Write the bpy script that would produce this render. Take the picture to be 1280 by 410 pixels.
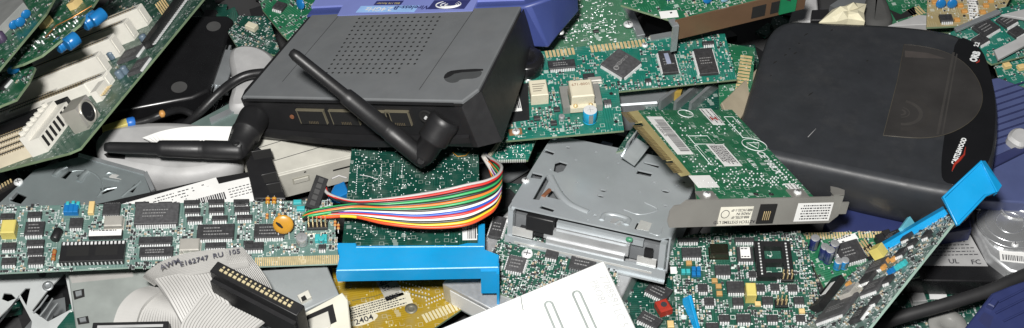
import bpy, bmesh, math, random
import numpy as np
from mathutils import Matrix, Vector
random.seed(7)
for o in list(bpy.data.objects): bpy.data.objects.remove(o)
scene = bpy.context.scene
COL = scene.collection

# ------------------------------------------------------------ camera
PITCH = math.radians(47); FPX = 1970.0; DIST = 1.02
TGT = np.array([0, 0, .06])
cF = np.array([0, math.cos(PITCH), -math.sin(PITCH)])
cR = np.array([1., 0, 0]); cU = np.cross(cR, cF)
CAM = TGT - cF*DIST
cd = bpy.data.cameras.new('camera'); cam = bpy.data.objects.new('camera', cd); COL.objects.link(cam)
cam.matrix_world = Matrix(((cR[0], cU[0], -cF[0], CAM[0]), (cR[1], cU[1], -cF[1], CAM[1]), (cR[2], cU[2], -cF[2], CAM[2]), (0, 0, 0, 1)))
cd.sensor_fit = 'HORIZONTAL'; cd.sensor_width = 36; cd.lens = 36*FPX/1280
cd.clip_start = .02; cd.clip_end = 50
scene.camera = cam

# ------------------------------------------------------------ light
w = bpy.data.worlds.new('World'); scene.world = w; w.use_nodes = True
w.node_tree.nodes['Background'].inputs[0].default_value = (.9, .95, 1, 1)
w.node_tree.nodes['Background'].inputs[1].default_value = .055
def area(name, loc, tgt, size, power, col):
    l = bpy.data.lights.new(name, 'AREA'); l.energy = power; l.size = size; l.color = col; l.shape = 'DISK'
    o = bpy.data.objects.new(name, l); COL.objects.link(o); o.location = loc
    o.rotation_euler = (Vector(tgt)-Vector(loc)).to_track_quat('-Z', 'Y').to_euler(); return o
area('flash', (-.07, -.68, 1.02), (0, .02, .05), .10, 25, (1, .98, .95))
scene.view_settings.view_transform = 'Standard'; scene.view_settings.look = 'None'
scene.view_settings.exposure = 0; scene.view_settings.gamma = 1

# ------------------------------------------------------------ photo pixel -> place
def ray(px, py):
    d = cF + cR*((px-640)/FPX) + cU*((205-py)/FPX)
    return d/np.linalg.norm(d)
def at(px, py, z):                      # point of the pixel's ray at height z (mm)
    d = ray(px, py); t = (z*.001-CAM[2])/d[2]; return CAM+d*t
def proj(P):
    v = P-CAM; z = v@cF
    return np.stack([640+FPX*(v@cR)/z, 205-FPX*(v@cU)/z], -1)
def rod(r):
    a = np.linalg.norm(r)
    if a < 1e-9: return np.eye(3)
    k = r/a; K = np.array([[0, -k[2], k[1]], [k[2], 0, -k[0]], [-k[1], k[0], 0]])
    return np.eye(3)+math.sin(a)*K+(1-math.cos(a))*K@K
FITS = {}
def fit(name, px, z, size, ss=(.04, .04), tilt=12, n0=(0, 0, 1), zs=1.0):
    """rigid pose of a w x h (mm) rectangle seen with corners px (BL BR TR TL), its centre z mm above the ground"""
    px = np.array(px, float); n0 = np.array(n0, float)/np.linalg.norm(n0)
    P = np.array([at(x, y, z) for x, y in px]); c = P.mean(0)
    lw, lh = math.log(size[0]*.001), math.log(size[1]*.001)
    best = None
    for seed in range(6):
        ex = (P[1]-P[0]); ex -= n0*(ex@n0); ex /= np.linalg.norm(ex); ey = np.cross(n0, ex)
        R0 = np.stack([ex, ey, n0], 1)
        rs = np.random.RandomState(seed); p = np.zeros(8); p[:3] = rs.randn(3)*.25*(seed > 0); p[3:6] = c; p[6] = lw; p[7] = lh
        def res(p):
            R = R0@rod(p[:3]); W, H = math.exp(p[6]), math.exp(p[7])
            Q = p[3:6]+(R@np.array([[-W, -H, 0], [W, -H, 0], [W, H, 0], [-W, H, 0]]).T/2).T
            r = ((proj(Q)-px)/2).ravel()
            n = R[:, 2]; dv = np.cross(n, n0); s = math.asin(min(1, np.linalg.norm(dv)))
            dv = dv/(np.linalg.norm(dv)+1e-9)*s/math.radians(tilt)
            return np.concatenate([r, dv, [(p[6]-lw)/ss[0], (p[7]-lh)/ss[1], (p[5]*1000-z)/zs]])
        lam = 1e-2; r = res(p); c0 = r@r
        for it in range(60):
            J = np.zeros((len(r), 8))
            for i in range(8):
                q = p.copy(); q[i] += 1e-5; J[:, i] = (res(q)-r)/1e-5
            A = J.T@J; st = np.linalg.solve(A+lam*np.diag(np.diag(A)+1e-9), -J.T@r)
            q = p+st; r2 = res(q); c2 = r2@r2
            if c2 < c0:
                if c0-c2 < 1e-7: p, r, c0 = q, r2, c2; break
                p, r, c0 = q, r2, c2; lam *= .4
            else: lam *= 4
            if lam > 1e8: break
        if best is None or c0 < best[0]: best = (c0, p, R0@rod(p[:3]), r)
    c0, p, R, r = best; W, H = math.exp(p[6])*1000, math.exp(p[7])*1000
    o = p[3:6]-R[:, 0]*W*.0005-R[:, 1]*H*.0005
    F = Frame(R, o, W, H); FITS[name] = F
    zz = [F.world(x, y, 0)[2]*1000 for x, y in ((0, 0), (W, 0), (W, H), (0, H))]
    print('FIT %-14s %5.0f x %4.0f mm  pxerr %.1f tilt %3.0f  z %s' % (name, W, H, np.abs(r[:8]).max()*2, math.degrees(math.acos(min(1, R[2, 2]))), ' '.join('%4.0f' % a for a in zz)))
    return F
class Frame:
    def __init__(s, R, o, W, H): s.R, s.o, s.W, s.H = R, o, W, H
    def world(s, x, y, z=0): return s.o+s.R@(np.array([x, y, z])*.001)
    def loc(s, px, py, z=0):            # local x, y (mm) where a pixel's ray meets the plane z (mm) of this frame
        d = ray(px, py); n = s.R[:, 2]; p0 = s.o+n*z*.001
        t = ((p0-CAM)@n)/(d@n); v = s.R.T@(CAM+d*t-s.o)*1000
        return v[0], v[1]
    def mat(s):
        m = Matrix.Identity(4)
        for i in range(3):
            for j in range(3): m[i][j] = s.R[i, j]
            m[i][3] = s.o[i]
        return m

# ------------------------------------------------------------ frames given by plane
def plane(name, p0, p1, z, n=(0, 0, 1)):
    """frame whose origin is pixel p0 at height z (mm), normal n, x axis towards pixel p1"""
    n = np.array(n, float); n /= np.linalg.norm(n); o = at(p0[0], p0[1], z); d = ray(*p1)
    t = ((o-CAM)@n)/(d@n); v = CAM+d*t-o; L = np.linalg.norm(v); x = v/L
    F = Frame(np.stack([x, np.cross(n, x), n], 1), o, L*1000, 0); FITS[name] = F; return F
def normal_from(c, a2, b2, fb, away=True):
    """normal of a plane seen near pixel c whose perpendicular axes run along a2, b2 in the picture (y up);
    fb = how far the second axis is foreshortened; it points away from the camera"""
    v = ray(*c); r = cR-v*(v@cR); r /= np.linalg.norm(r); u = np.cross(r, v)
    a2 = np.array(a2, float)/np.linalg.norm(a2); b2 = np.array(b2, float)/np.linalg.norm(b2)
    b = fb*(b2[0]*r+b2[1]*u)+(1 if away else -1)*math.sqrt(1-fb*fb)*v
    p = a2[0]*r+a2[1]*u; a = p-v*((p@b)/(v@b)); n = np.cross(a, b); n /= np.linalg.norm(n)
    return n if n@v < 0 else -n
def inplane(pts, F, z=0): return [F.loc(x, y, z) for x, y in pts]

# ------------------------------------------------------------ materials
MATS = {}
def mat(name, col, rough=.5, metal=0, var=.12, vs=60, bump=0, bs=900, coat=0, spec=.5, grime=0, trans=0):
    if name in MATS: return MATS[name]
    m = bpy.data.materials.new(name); m.use_nodes = True; nt = m.node_tree; N = nt.nodes; L = nt.links
    b = N['Principled BSDF']; b.inputs['Metallic'].default_value = metal
    b.inputs['Specular IOR Level'].default_value = spec
    if coat: b.inputs['Coat Weight'].default_value = coat; b.inputs['Coat Roughness'].default_value = .15
    if trans: b.inputs['Transmission Weight'].default_value = trans
    tc = N.new('ShaderNodeTexCoord'); nz = N.new('ShaderNodeTexNoise'); nz.inputs['Scale'].default_value = vs; nz.inputs['Detail'].default_value = 5
    L.new(tc.outputs['Object'], nz.inputs['Vector'])
    rp = N.new('ShaderNodeValToRGB'); L.new(nz.outputs['Fac'], rp.inputs[0])
    e = rp.color_ramp.elements; e[0].position = .32; e[1].position = .68
    e[0].color = [c*(1-var) for c in col]+[1]; e[1].color = [min(1, c*(1+var)) for c in col]+[1]
    out = rp.outputs[0]
    if grime:                                    # dust and smears with shapes of their own
        g = N.new('ShaderNodeTexNoise'); g.inputs['Scale'].default_value = vs*.55; g.inputs['Detail'].default_value = 9; g.inputs['Roughness'].default_value = .72
        L.new(tc.outputs['Object'], g.inputs['Vector'])
        gr = N.new('ShaderNodeMapRange'); gr.inputs[1].default_value = .5; gr.inputs[2].default_value = .75; gr.inputs[4].default_value = grime
        L.new(g.outputs['Fac'], gr.inputs[0])
        mx = N.new('ShaderNodeMix'); mx.data_type = 'RGBA'; L.new(gr.outputs[0], mx.inputs['Factor']); L.new(out, mx.inputs['A'])
        mx.inputs['B'].default_value = (.30, .28, .25, 1); out = mx.outputs['Result']
    L.new(out, b.inputs['Base Color'])
    rr = N.new('ShaderNodeMapRange'); rr.inputs[3].default_value = max(.03, rough-.1); rr.inputs[4].default_value = min(1, rough+.1)
    n2 = N.new('ShaderNodeTexNoise'); n2.inputs['Scale'].default_value = vs*3; n2.inputs['Detail'].default_value = 6
    L.new(tc.outputs['Object'], n2.inputs['Vector']); L.new(n2.outputs['Fac'], rr.inputs[0]); L.new(rr.outputs[0], b.inputs['Roughness'])
    if bump:
        n3 = N.new('ShaderNodeTexNoise'); n3.inputs['Scale'].default_value = bs; n3.inputs['Detail'].default_value = 3
        L.new(tc.outputs['Object'], n3.inputs['Vector'])
        bp = N.new('ShaderNodeBump'); bp.inputs['Strength'].default_value = bump; bp.inputs['Distance'].default_value = .0004
        L.new(n3.outputs['Fac'], bp.inputs['Height']); L.new(bp.outputs[0], b.inputs['Normal'])
    MATS[name] = m; return m

def pcb(name, base, trace, via=(.55, .6, .58), silk=.5, dens=1.0, rough=.32):
    """solder-mask green with copper runs under the mask, vias and scraps of white silk print"""
    if name in MATS: return MATS[name]
    m = bpy.data.materials.new(name); m.use_nodes = True; nt = m.node_tree; N = nt.nodes; L = nt.links; b = N['Principled BSDF']
    tc = N.new('ShaderNodeTexCoord')
    def math_(op, a, c):
        n = N.new('ShaderNodeMath'); n.operation = op
        for i, v in enumerate((a, c)):
            if isinstance(v, (int, float)): n.inputs[i].default_value = v
            else: L.new(v, n.inputs[i])
        return n.outputs[0]
    def noise(s, d=2):
        n = N.new('ShaderNodeTexNoise'); n.inputs['Scale'].default_value = s; n.inputs['Detail'].default_value = d; L.new(tc.outputs['Object'], n.inputs['Vector']); return n.outputs['Fac']
    def wave(dr, s):
        n = N.new('ShaderNodeTexWave'); n.bands_direction = dr; n.inputs['Scale'].default_value = s; L.new(tc.outputs['Object'], n.inputs['Vector'])
        return math_('GREATER_THAN', n.outputs['Fac'], .6)
    def mix(f, A, Bc):
        n = N.new('ShaderNodeMix'); n.data_type = 'RGBA'; L.new(f, n.inputs['Factor'])
        if isinstance(A, tuple): n.inputs['A'].default_value = A+(1,)
        else: L.new(A, n.inputs['A'])
        n.inputs['B'].default_value = Bc+(1,); return n.outputs['Result']
    # patches of the board choose which way its tracks run
    vo = N.new('ShaderNodeTexVoronoi'); vo.distance = 'CHEBYCHEV'; vo.inputs['Scale'].default_value = 75; L.new(tc.outputs['Object'], vo.inputs['Vector'])
    sp = N.new('ShaderNodeSeparateColor'); L.new(vo.outputs['Color'], sp.inputs[0])
    hx = math_('MULTIPLY', wave('X', 190), math_('GREATER_THAN', sp.outputs[0], .55))
    hy = math_('MULTIPLY', wave('Y', 190), math_('LESS_THAN', sp.outputs[0], .42))
    tr = math_('MULTIPLY', math_('MAXIMUM', hx, hy), math_('GREATER_THAN', noise(55), .45))
    col = mix(math_('MULTIPLY', tr, .85), base, trace)
    pl = math_('MULTIPLY', math_('GREATER_THAN', noise(28, 1), .56), .6)          # copper planes
    col = mix(pl, col, tuple((a+c)/2 for a, c in zip(base, trace)))
    v2 = N.new('ShaderNodeTexVoronoi'); v2.inputs['Scale'].default_value = 330*dens; L.new(tc.outputs['Object'], v2.inputs['Vector'])
    s2 = N.new('ShaderNodeSeparateColor'); L.new(v2.outputs['Color'], s2.inputs[0])
    vm = math_('MULTIPLY', math_('LESS_THAN', v2.outputs['Distance'], .2), math_('GREATER_THAN', s2.outputs[1], .62))
    col = mix(vm, col, via)
    v3 = N.new('ShaderNodeTexVoronoi'); v3.distance = 'CHEBYCHEV'; v3.inputs['Scale'].default_value = 240*dens; L.new(tc.outputs['Object'], v3.inputs['Vector'])
    s3 = N.new('ShaderNodeSeparateColor'); L.new(v3.outputs['Color'], s3.inputs[0])
    rim = math_('MULTIPLY', math_('GREATER_THAN', v3.outputs['Distance'], .27), math_('LESS_THAN', v3.outputs['Distance'], .36))
    sm = math_('MULTIPLY', math_('MULTIPLY', rim, math_('GREATER_THAN', s3.outputs[2], .7)), silk)
    col = mix(sm, col, (.6, .66, .62))
    du = N.new('ShaderNodeMapRange'); du.inputs[1].default_value = .5; du.inputs[2].default_value = .8; du.inputs[4].default_value = .3; L.new(noise(70, 9), du.inputs[0])
    col = mix(du.outputs[0], col, (.22, .25, .22))
    L.new(col, b.inputs['Base Color']); b.inputs['Roughness'].default_value = rough
    bp = N.new('ShaderNodeBump'); bp.inputs['Strength'].default_value = .35; bp.inputs['Distance'].default_value = .0001; L.new(tr, bp.inputs['Height']); L.new(bp.outputs[0], b.inputs['Normal'])
    MATS[name] = m; return m

# ------------------------------------------------------------ mesh builder (millimetres)
class MB:
    def __init__(s): s.v, s.f, s.m, s.k, s.sm = [], [], [], 0, []
    def mi(s, k): s.k = k; return s
    def add(s, vs, fs, smooth=False):
        b = len(s.v); s.v += [tuple(map(float, v)) for v in vs]
        for f in fs: s.f.append([b+i for i in f]); s.m.append(s.k); s.sm.append(smooth)
        return s
    def box(s, x0, y0, z0, x1, y1, z1):
        return s.add([(x0,y0,z0),(x1,y0,z0),(x1,y1,z0),(x0,y1,z0),(x0,y0,z1),(x1,y0,z1),(x1,y1,z1),(x0,y1,z1)],
                     [(0,3,2,1),(4,5,6,7),(0,1,5,4),(1,2,6,5),(2,3,7,6),(3,0,4,7)])
    def cbox(s, w, h, t, c=.4, z=0, x=0, y=0):           # box centred on x, y with chamfered top edges
        a, b = w/2, h/2
        r = lambda i, z_: [(x-a+i, y-b+i, z_), (x+a-i, y-b+i, z_), (x+a-i, y+b-i, z_), (x-a+i, y+b-i, z_)]
        v = r(0, z)+r(0, z+t-c)+r(c, z+t); f = [(0,3,2,1),(8,9,10,11)]
        for k in (0, 4):
            for i in range(4): j = (i+1) % 4; f.append((k+i, k+j, k+4+j, k+4+i))
        return s.add(v, f)
    def prism(s, poly, z0, z1, c=0):                     # polygon extruded, optional chamfer towards z1
        n = len(poly); A = sum(poly[i][0]*poly[(i+1) % n][1]-poly[(i+1) % n][0]*poly[i][1] for i in range(n))
        if A < 0: poly = poly[::-1]
        if c:
            q = []
            for i in range(n):
                p0, p1, p2 = map(np.array, (poly[i-1], poly[i], poly[(i+1) % n]))
                d1 = (p1-p0)/(np.linalg.norm(p1-p0)+1e-9); d2 = (p2-p1)/(np.linalg.norm(p2-p1)+1e-9)
                nn = np.array([-d1[1]-d2[1], d1[0]+d2[0]]); nn = nn/(1e-9+np.linalg.norm(nn)); k = max(.5, math.sqrt(max(.25, (1+d1@d2)/2)))
                q.append(tuple(p1+nn*c/k))
            sg = 1 if z1 > z0 else -1
            v = [(x, y, z0) for x, y in poly]+[(x, y, z1-sg*c) for x, y in poly]+[(x, y, z1) for x, y in q]
            L = 3
        else: v = [(x, y, z0) for x, y in poly]+[(x, y, z1) for x, y in poly]; L = 2
        f = [tuple(range(n))[::-1], tuple(range((L-1)*n, L*n))]
        for l in range(L-1):
            for i in range(n): j = (i+1) % n; f.append((l*n+i, l*n+j, (l+1)*n+j, (l+1)*n+i))
        if z1 < z0: f = [t[::-1] for t in f]
        return s.add(v, f)
    def holed(s, outer, holes, z0, z1):                  # plate with real openings
        outer = ccw([tuple(p) for p in outer]); holes = [ccw([tuple(p) for p in h])[::-1] for h in holes]; allp = outer+[p for h in holes for p in h]; N = len(allp)
        from mathutils.geometry import tessellate_polygon
        tris = tessellate_polygon([[Vector((p[0], p[1], 0)) for p in l] for l in [outer]+holes]); f = []
        for t in tris:
            a, b, c = (allp[i] for i in t)
            if (b[0]-a[0])*(c[1]-a[1])-(b[1]-a[1])*(c[0]-a[0]) < 0: t = t[::-1]
            f += [(t[0]+N, t[1]+N, t[2]+N), (t[2], t[1], t[0])]
        k = 0
        for l in [outer]+holes:
            n = len(l)
            for i in range(n): j = (i+1) % n; f.append((k+i, k+j, N+k+j, N+k+i))
            k += n
        return s.add([(x, y, z0) for x, y in allp]+[(x, y, z1) for x, y in allp], f)
    def lathe(s, prof, c=(0, 0, 0), ax=(0, 0, 1), n=16, cap=True):   # prof: (radius, along) pairs
        ax = np.array(ax, float); ax /= np.linalg.norm(ax); u = np.cross(ax, (0, 0, 1) if abs(ax[2]) < .9 else (1, 0, 0)); u /= np.linalg.norm(u); w_ = np.cross(ax, u); c = np.array(c, float)
        v, f = [], []
        for r, h in prof:
            for i in range(n):
                a = 2*math.pi*i/n; v.append(c+ax*h+(u*math.cos(a)+w_*math.sin(a))*r)
        for k in range(len(prof)-1):
            for i in range(n): j = (i+1) % n; f.append((k*n+i, k*n+j, (k+1)*n+j, (k+1)*n+i))
        s.add(v, f, True)
        if cap: b = len(v); s.add(v[:n], [tuple(range(n))[::-1]]); s.add(v[-n:], [tuple(range(n))])
        return s
    def cyl(s, c, r, h, ax=(0, 0, 1), n=14): return s.lathe([(r, 0), (r, h)], c, ax, n)
    def tube(s, pts, r, n=8, rs=None, flat=None):        # swept along points; flat=(w,t) sweeps a rectangle instead
        P = [np.array(p, float) for p in pts]; v, f = [], []; up = np.array([0, 0, 1.])
        for i, p in enumerate(P):
            d = P[min(i+1, len(P)-1)]-P[max(i-1, 0)]; d /= np.linalg.norm(d)+1e-12
            sd = np.cross(d, up); sd = sd/(np.linalg.norm(sd)+1e-9) if np.linalg.norm(sd) > .05 else np.array([1., 0, 0]); u = np.cross(sd, d)
            rr = rs[i] if rs else r
            for k in range(n):
                a = 2*math.pi*k/n; v.append(p+(sd*math.cos(a)+u*math.sin(a))*rr)
        for i in range(len(P)-1):
            for k in range(n): j = (k+1) % n; f.append((i*n+k, i*n+j, (i+1)*n+j, (i+1)*n+k))
        f = [t[::-1] for t in f]
        s.add(v, f, True); s.add(v[:n], [tuple(range(n))]); s.add(v[-n:], [tuple(range(n))[::-1]]); return s
    def xform(s, G, F):                                  # vertices written in frame G, wanted in frame F
        for i, v in enumerate(s.v): s.v[i] = tuple(F.R.T@(G.world(*v)-F.o)*1000)
        return s
    def mesh(s, name, mats):
        me = bpy.data.meshes.new(name); me.from_pydata([(a*.001, b*.001, c*.001) for a, b, c in s.v], [], s.f)
        for m in mats: me.materials.append(m)
        me.polygons.foreach_set('material_index', s.m); me.polygons.foreach_set('use_smooth', s.sm); me.update(); return me

def link(name, data, parent=None, loc=(0, 0, 0), rz=0, label=None, kind=None, rot=None):
    o = bpy.data.objects.new(name, data); COL.objects.link(o)
    if parent is not None: o.parent = parent
    o.location = [c*.001 for c in loc]; o.rotation_euler = rot if rot else (0, 0, rz)
    if label: o['label'] = label
    if kind: o['kind'] = kind
    return o
def part(name, mb, mats, parent, loc=(0, 0, 0), rz=0, label=None, kind=None, bevel=0, seg=2, rot=None):
    if not isinstance(mats, (list, tuple)): mats = [mats]
    o = link(name, mb.mesh(name, mats), parent, loc, rz, label, kind, rot)
    if bevel:
        b = o.modifiers.new('bevel', 'BEVEL'); b.width = bevel*.001; b.segments = seg; b.limit_method = 'ANGLE'; b.angle_limit = math.radians(40); b.harden_normals = False
        for p in o.data.polygons: p.use_smooth = True
        try: o.data.set_sharp_from_angle(angle=math.radians(40))
        except Exception: pass
    return o
def thing(name, F, label, cat, group=None):
    o = bpy.data.objects.new(name, None); COL.objects.link(o); o.matrix_world = F.mat(); o.empty_display_size = .02
    o['label'] = label; o['category'] = cat
    if group: o['group'] = group
    return o
WORLD = Frame(np.eye(3), np.zeros(3), 0, 0)
def wthing(name, p, label, cat, rz=0):               # a thing with an upright frame at a world point (m)
    c, s_ = math.cos(rz), math.sin(rz)
    F = Frame(np.array([[c, -s_, 0], [s_, c, 0], [0, 0, 1]]), np.array(p, float), 0, 0)
    return thing(name, F, label, cat), F

# ------------------------------------------------------------ palette
blackp = mat('black plastic', (.012, .012, .013), .42, bump=.12)
blacks = mat('black satin', (.009, .009, .010), .28)
chipm = mat('chip epoxy', (.030, .030, .032), .55, vs=500, var=.3)
chipg = mat('grey chip epoxy', (.060, .060, .063), .55, vs=500, var=.25)
tin = mat('tinned lead', (.74, .75, .75), .35, .3, vs=300)
solder = mat('solder', (.72, .75, .75), .3, .45, vs=900)
gold = mat('gold contact', (.74, .57, .30), .35, .4, vs=200, var=.2)
steel = mat('zinc steel', (.52, .55, .57), .36, .75, vs=40, grime=.1)
steeld = mat('dull steel', (.36, .38, .39), .42, .7, vs=40, grime=.1)
alu = mat('cast aluminium', (.55, .56, .57), .42, .7, vs=120, bump=.1)
nick = mat('nickel bracket', (.34, .33, .305), .32, .5, vs=30)
white = mat('white sticker', (.68, .68, .665), .55, var=.04, grime=.04)
ink = mat('printing ink', (.03, .03, .035), .6)
inkw = mat('white ink', (.72, .74, .74), .5)
yellowp = mat('yellow film capacitor', (.54, .46, .13), .45)
bluec = mat('blue capacitor', (.01, .14, .37), .3)
navy = mat('navy sleeve', (.02, .03, .12), .3)
cyanc = mat('cyan bead', (.04, .36, .38), .4)
orangec = mat('orange capacitor', (.50, .25, .07), .45)
tanc = mat('tan capacitor', (.62, .45, .20), .5)
cream = mat('cream plastic', (.56, .52, .40), .5, var=.06)
slotw = mat('slot white plastic', (.68, .66, .60), .5, var=.06, grime=.12)
beige = mat('beige plastic', (.46, .45, .40), .55, bump=.08, grime=.12)
greyp = mat('grey plastic', (.36, .36, .36), .55, bump=.08, grime=.12)
brownc = mat('brown ceramic', (.20, .08, .04), .5)
redc = mat('red plastic', (.32, .03, .018), .4)
fr4 = mat('board edge', (.16, .22, .13), .6)
cyanb = mat('cyan bracket plastic', (.005, .25, .53), .34, var=.1, vs=30, grime=.07, bump=.08)
navyp = mat('navy plastic', (.022, .03, .10), .42, var=.08)
PALE = pcb('pale teal board', (.090, .160, .142), (.14, .21, .19), dens=1.1, silk=.8)
TEAL = pcb('teal green board', (.010, .125, .092), (.018, .17, .13))
GREEN = pcb('leaf green board', (.012, .105, .048), (.028, .16, .08))
DARKG = pcb('dark green board', (.006, .045, .032), (.012, .075, .055), silk=.3)
OLIVE = pcb('olive yellow board', (.27, .175, .012), (.33, .22, .02), silk=.25, via=(.5, .45, .25))
TANB = pcb('tan board', (.30, .24, .12), (.36, .30, .16), silk=.4)

# ------------------------------------------------------------ parts for boards (centred on x, y; base at z = 0)
CACHE = {}
def cached(key, fn):
    if key not in CACHE: CACHE[key] = fn()
    return CACHE[key]
def q(v, s=.5): return round(v/s)*s
def chip(P, x, y, w, h, t=2.6, sides='y', rz=0, z=.05, n=None, m=None, name='chip', pin=tin, legs=1.4, mark=True):
    """epoxy package with its row(s) of leads"""
    w, h = q(w), q(h); m = m or chipm
    me = cached(('chip', w, h, t, m.name), lambda: MB().cbox(w, h, t*.92, .3, t*.08).mesh('chip', [m]))
    def pins():
        b = MB()
        for ax in sides:
            L_, D_ = (w, h) if ax == 'y' else (h, w); k = n or max(2, int(L_/1.5)); pt = L_*.92/k
            for i in range(k):
                c = (i-(k-1)/2)*pt; pw = pt*.33
                for sg in (-1, 1):
                    e, o_ = sg*(D_/2-.1), sg*(D_/2+legs)
                    pr = [(e, t*.55), (sg*(D_/2+legs*.55), t*.55), (o_, 0.02), (sg*(D_/2+legs*.35), 0.02), (e, t*.4)]
                    v = [((c-pw, a, zz) if ax == 'y' else (a, c-pw, zz)) for a, zz in pr]+[((c+pw, a, zz) if ax == 'y' else (a, c+pw, zz)) for a, zz in pr]
                    b.add(v, [(0,1,2,3,4), (9,8,7,6,5), (0,5,6,1), (1,6,7,2), (2,7,8,3), (3,8,9,4)])
        return b.mesh('pins', [pin])
    o = link(name, me, P, (x, y, z), rz)
    link('pins', cached(('pins', w, h, t, sides, n, pin.name, legs), pins), o, kind='stuff')
    if mark and w*h > 110:
        def mk():
            b = MB(); r = random.Random(int(w*7+h)); k = 3 if h > 9 else 2
            for i in range(k):
                yy = (i-(k-1)/2)*min(2.4, h/4); xx = -w*.32
                while xx < w*(.1+.22*r.random()):
                    l = .5+r.random()*1.1; b.box(xx, yy-.4, t+.01, xx+l, yy+.4, t+.04); xx += l+.45
            return b.mesh('marking', [mat('chip marking', (.20, .20, .20), .6)])
        link('marking', cached(('mark', w, h, t), mk), o)
    return o
def blk(P, x, y, w, h, t, m, name='capacitor', rz=0, z=.05, c=.35, ends=False):
    w, h = q(w), q(h)
    def f():
        b = MB().cbox(w, h, t, c)
        if ends: b.mi(1).box(-w/2-.25, -h/2+.1, 0, -w/2+.5, h/2-.1, t*.8); b.box(w/2-.5, -h/2+.1, 0, w/2+.25, h/2-.1, t*.8)
        return b.mesh(name, [m, tin])
    return link(name, cached((name, w, h, t, m.name, ends), f), P, (x, y, z), rz)
def ecap(P, x, y, r, h, m=bluec, top=alu, name='electrolytic_capacitor', tilt=None, z=.05):
    def f():
        b = MB().lathe([(r*.93, .2), (r, .6), (r, 1.2), (r*.93, 1.5), (r, 1.9), (r, h-.5), (r*.95, h-.15)], n=18, cap=False)
        b.mi(1).lathe([(r*.95, h-.15), (r*.82, h), (0.01, h-.1)], n=18, cap=False)
        b.mi(2).box(-r*.3, -r*1.02, 1.9, r*.3, -r*.9, h-.6)
        b.box(-r*.5, -.08, h-.02, r*.5, .08, h+.03); b.box(-.08, -r*.5, h-.02, .08, r*.5, h+.03)
        return b.mesh(name, [m, top, steeld])
    return link(name, cached((name, r, h, m.name, top.name), f), P, (x, y, z), rot=tilt)
def disc(P, x, y, r, m=bluec, name='disc_capacitor', rz=0, tilt=.2, legs=2.5, th=.32):
    def f():
        b = MB(); pr = [(.02, -r*th)]+[(r*math.sin(a), -r*th*math.cos(a)) for a in np.linspace(.3, 2.84, 8)]+[(.02, r*th)]
        b.lathe(pr, (0, 0, legs+r), (0, 1, 0), 16, cap=False)
        b.mi(1).cyl((-r*.5, 0, 0), .3, legs+r*.5, n=6); b.cyl((r*.5, 0, 0), .3, legs+r*.5, n=6)
        return b.mesh(name, [m, tin])
    return link(name, cached((name, r, m.name, legs, th), f), P, (x, y, 0), rot=(tilt, 0, rz))
def axial(P, x, y, l, r, m, name='resistor', rz=0, bands=True):
    def f():
        b = MB().lathe([(r*.6, -l/2), (r, -l/2+.3), (r, -l*.25), (r*.85, -l*.2), (r*.85, l*.2), (r, l*.25), (r, l/2-.3), (r*.6, l/2)], (0, 0, r+.3), (1, 0, 0), 10)
        b.mi(1).tube([(-l/2-2, 0, 0), (-l/2-1.6, 0, r+.3), (-l/2, 0, r+.3)], .25, 5); b.tube([(l/2, 0, r+.3), (l/2+1.6, 0, r+.3), (l/2+2, 0, 0)], .25, 5)
        if bands: b.mi(2).lathe([(r*.9, -.5), (r*.9, .1)], (0, 0, r+.3), (1, 0, 0), 10)
        return b.mesh(name, [m, tin, redc])
    return link(name, cached((name, l, r, m.name), f), P, (x, y, 0), rz)
def can(P, x, y, w, h, t, name='crystal', rz=0, m=None):
    m = m or mat('crystal can', (.58, .56, .51), .28, .5)
    def f():
        b = MB().cbox(w, h, t, .6, .5); b.cbox(w+1.2, h+1.2, .5, .1, 0); return b.mesh(name, [m])
    return link(name, cached((name, w, h, t), f), P, (x, y, .05), rz)
def header(P, x, y, nx, ny, rz=0, pitch=2.54, hp=7, base=blackp, pinm=gold, name='pin_header'):
    o = link(name, cached((name, nx, ny, base.name), lambda: MB().cbox(nx*pitch, ny*pitch, 2.4, .3).mesh(name, [base])), P, (x, y, .05), rz)
    def f():
        b = MB()
        for i in range(nx):
            for j in range(ny): cx, cy = (i-(nx-1)/2)*pitch, (j-(ny-1)/2)*pitch; b.box(cx-.33, cy-.33, 2.3, cx+.33, cy+.33, hp)
        return b.mesh('pins', [pinm])
    link('pins', cached(('hpins', nx, ny, hp, pinm.name), f), o, kind='stuff'); return o
def screw(P, x, y, r=2.6, z=.05, name='screw', rot=None):
    def f():
        b = MB().lathe([(r, 0), (r, .6), (r*.8, 1.3), (.02, 1.5)], n=16, cap=False); b.mi(1).box(-r*.6, -.25, 1.3, r*.6, .25, 1.56); b.box(-.25, -r*.6, 1.3, .25, r*.6, 1.56)
        return b.mesh(name, [tin, ink])
    return link(name, cached((name, r), f), P, (x, y, z), rot=rot)
def text_mesh(s, size, m, bold=0):
    def f():
        cu = bpy.data.curves.new('lettering', 'FONT'); cu.body = s; cu.size = size*.001*1.35; cu.align_x = 'CENTER'; cu.align_y = 'CENTER'; cu.offset = bold*.001; cu.resolution_u = 2
        o = bpy.data.objects.new('lettering', cu); COL.objects.link(o); bpy.context.view_layer.update()
        me = bpy.data.meshes.new_from_object(o.evaluated_get(bpy.context.evaluated_depsgraph_get()))
        bpy.data.objects.remove(o); me.materials.clear(); me.materials.append(m); me.name = 'lettering'; return me
    return cached(('txt', s, size, m.name, bold), f)
def text(P, s, x, y, z, size, m=ink, rz=0, bold=0, sx=1, rot=None, name='lettering'):
    o = link(name, text_mesh(s, size, m, bold), P, (x, y, z), rz, rot=rot); o.scale = (sx, 1, 1); return o
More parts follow.
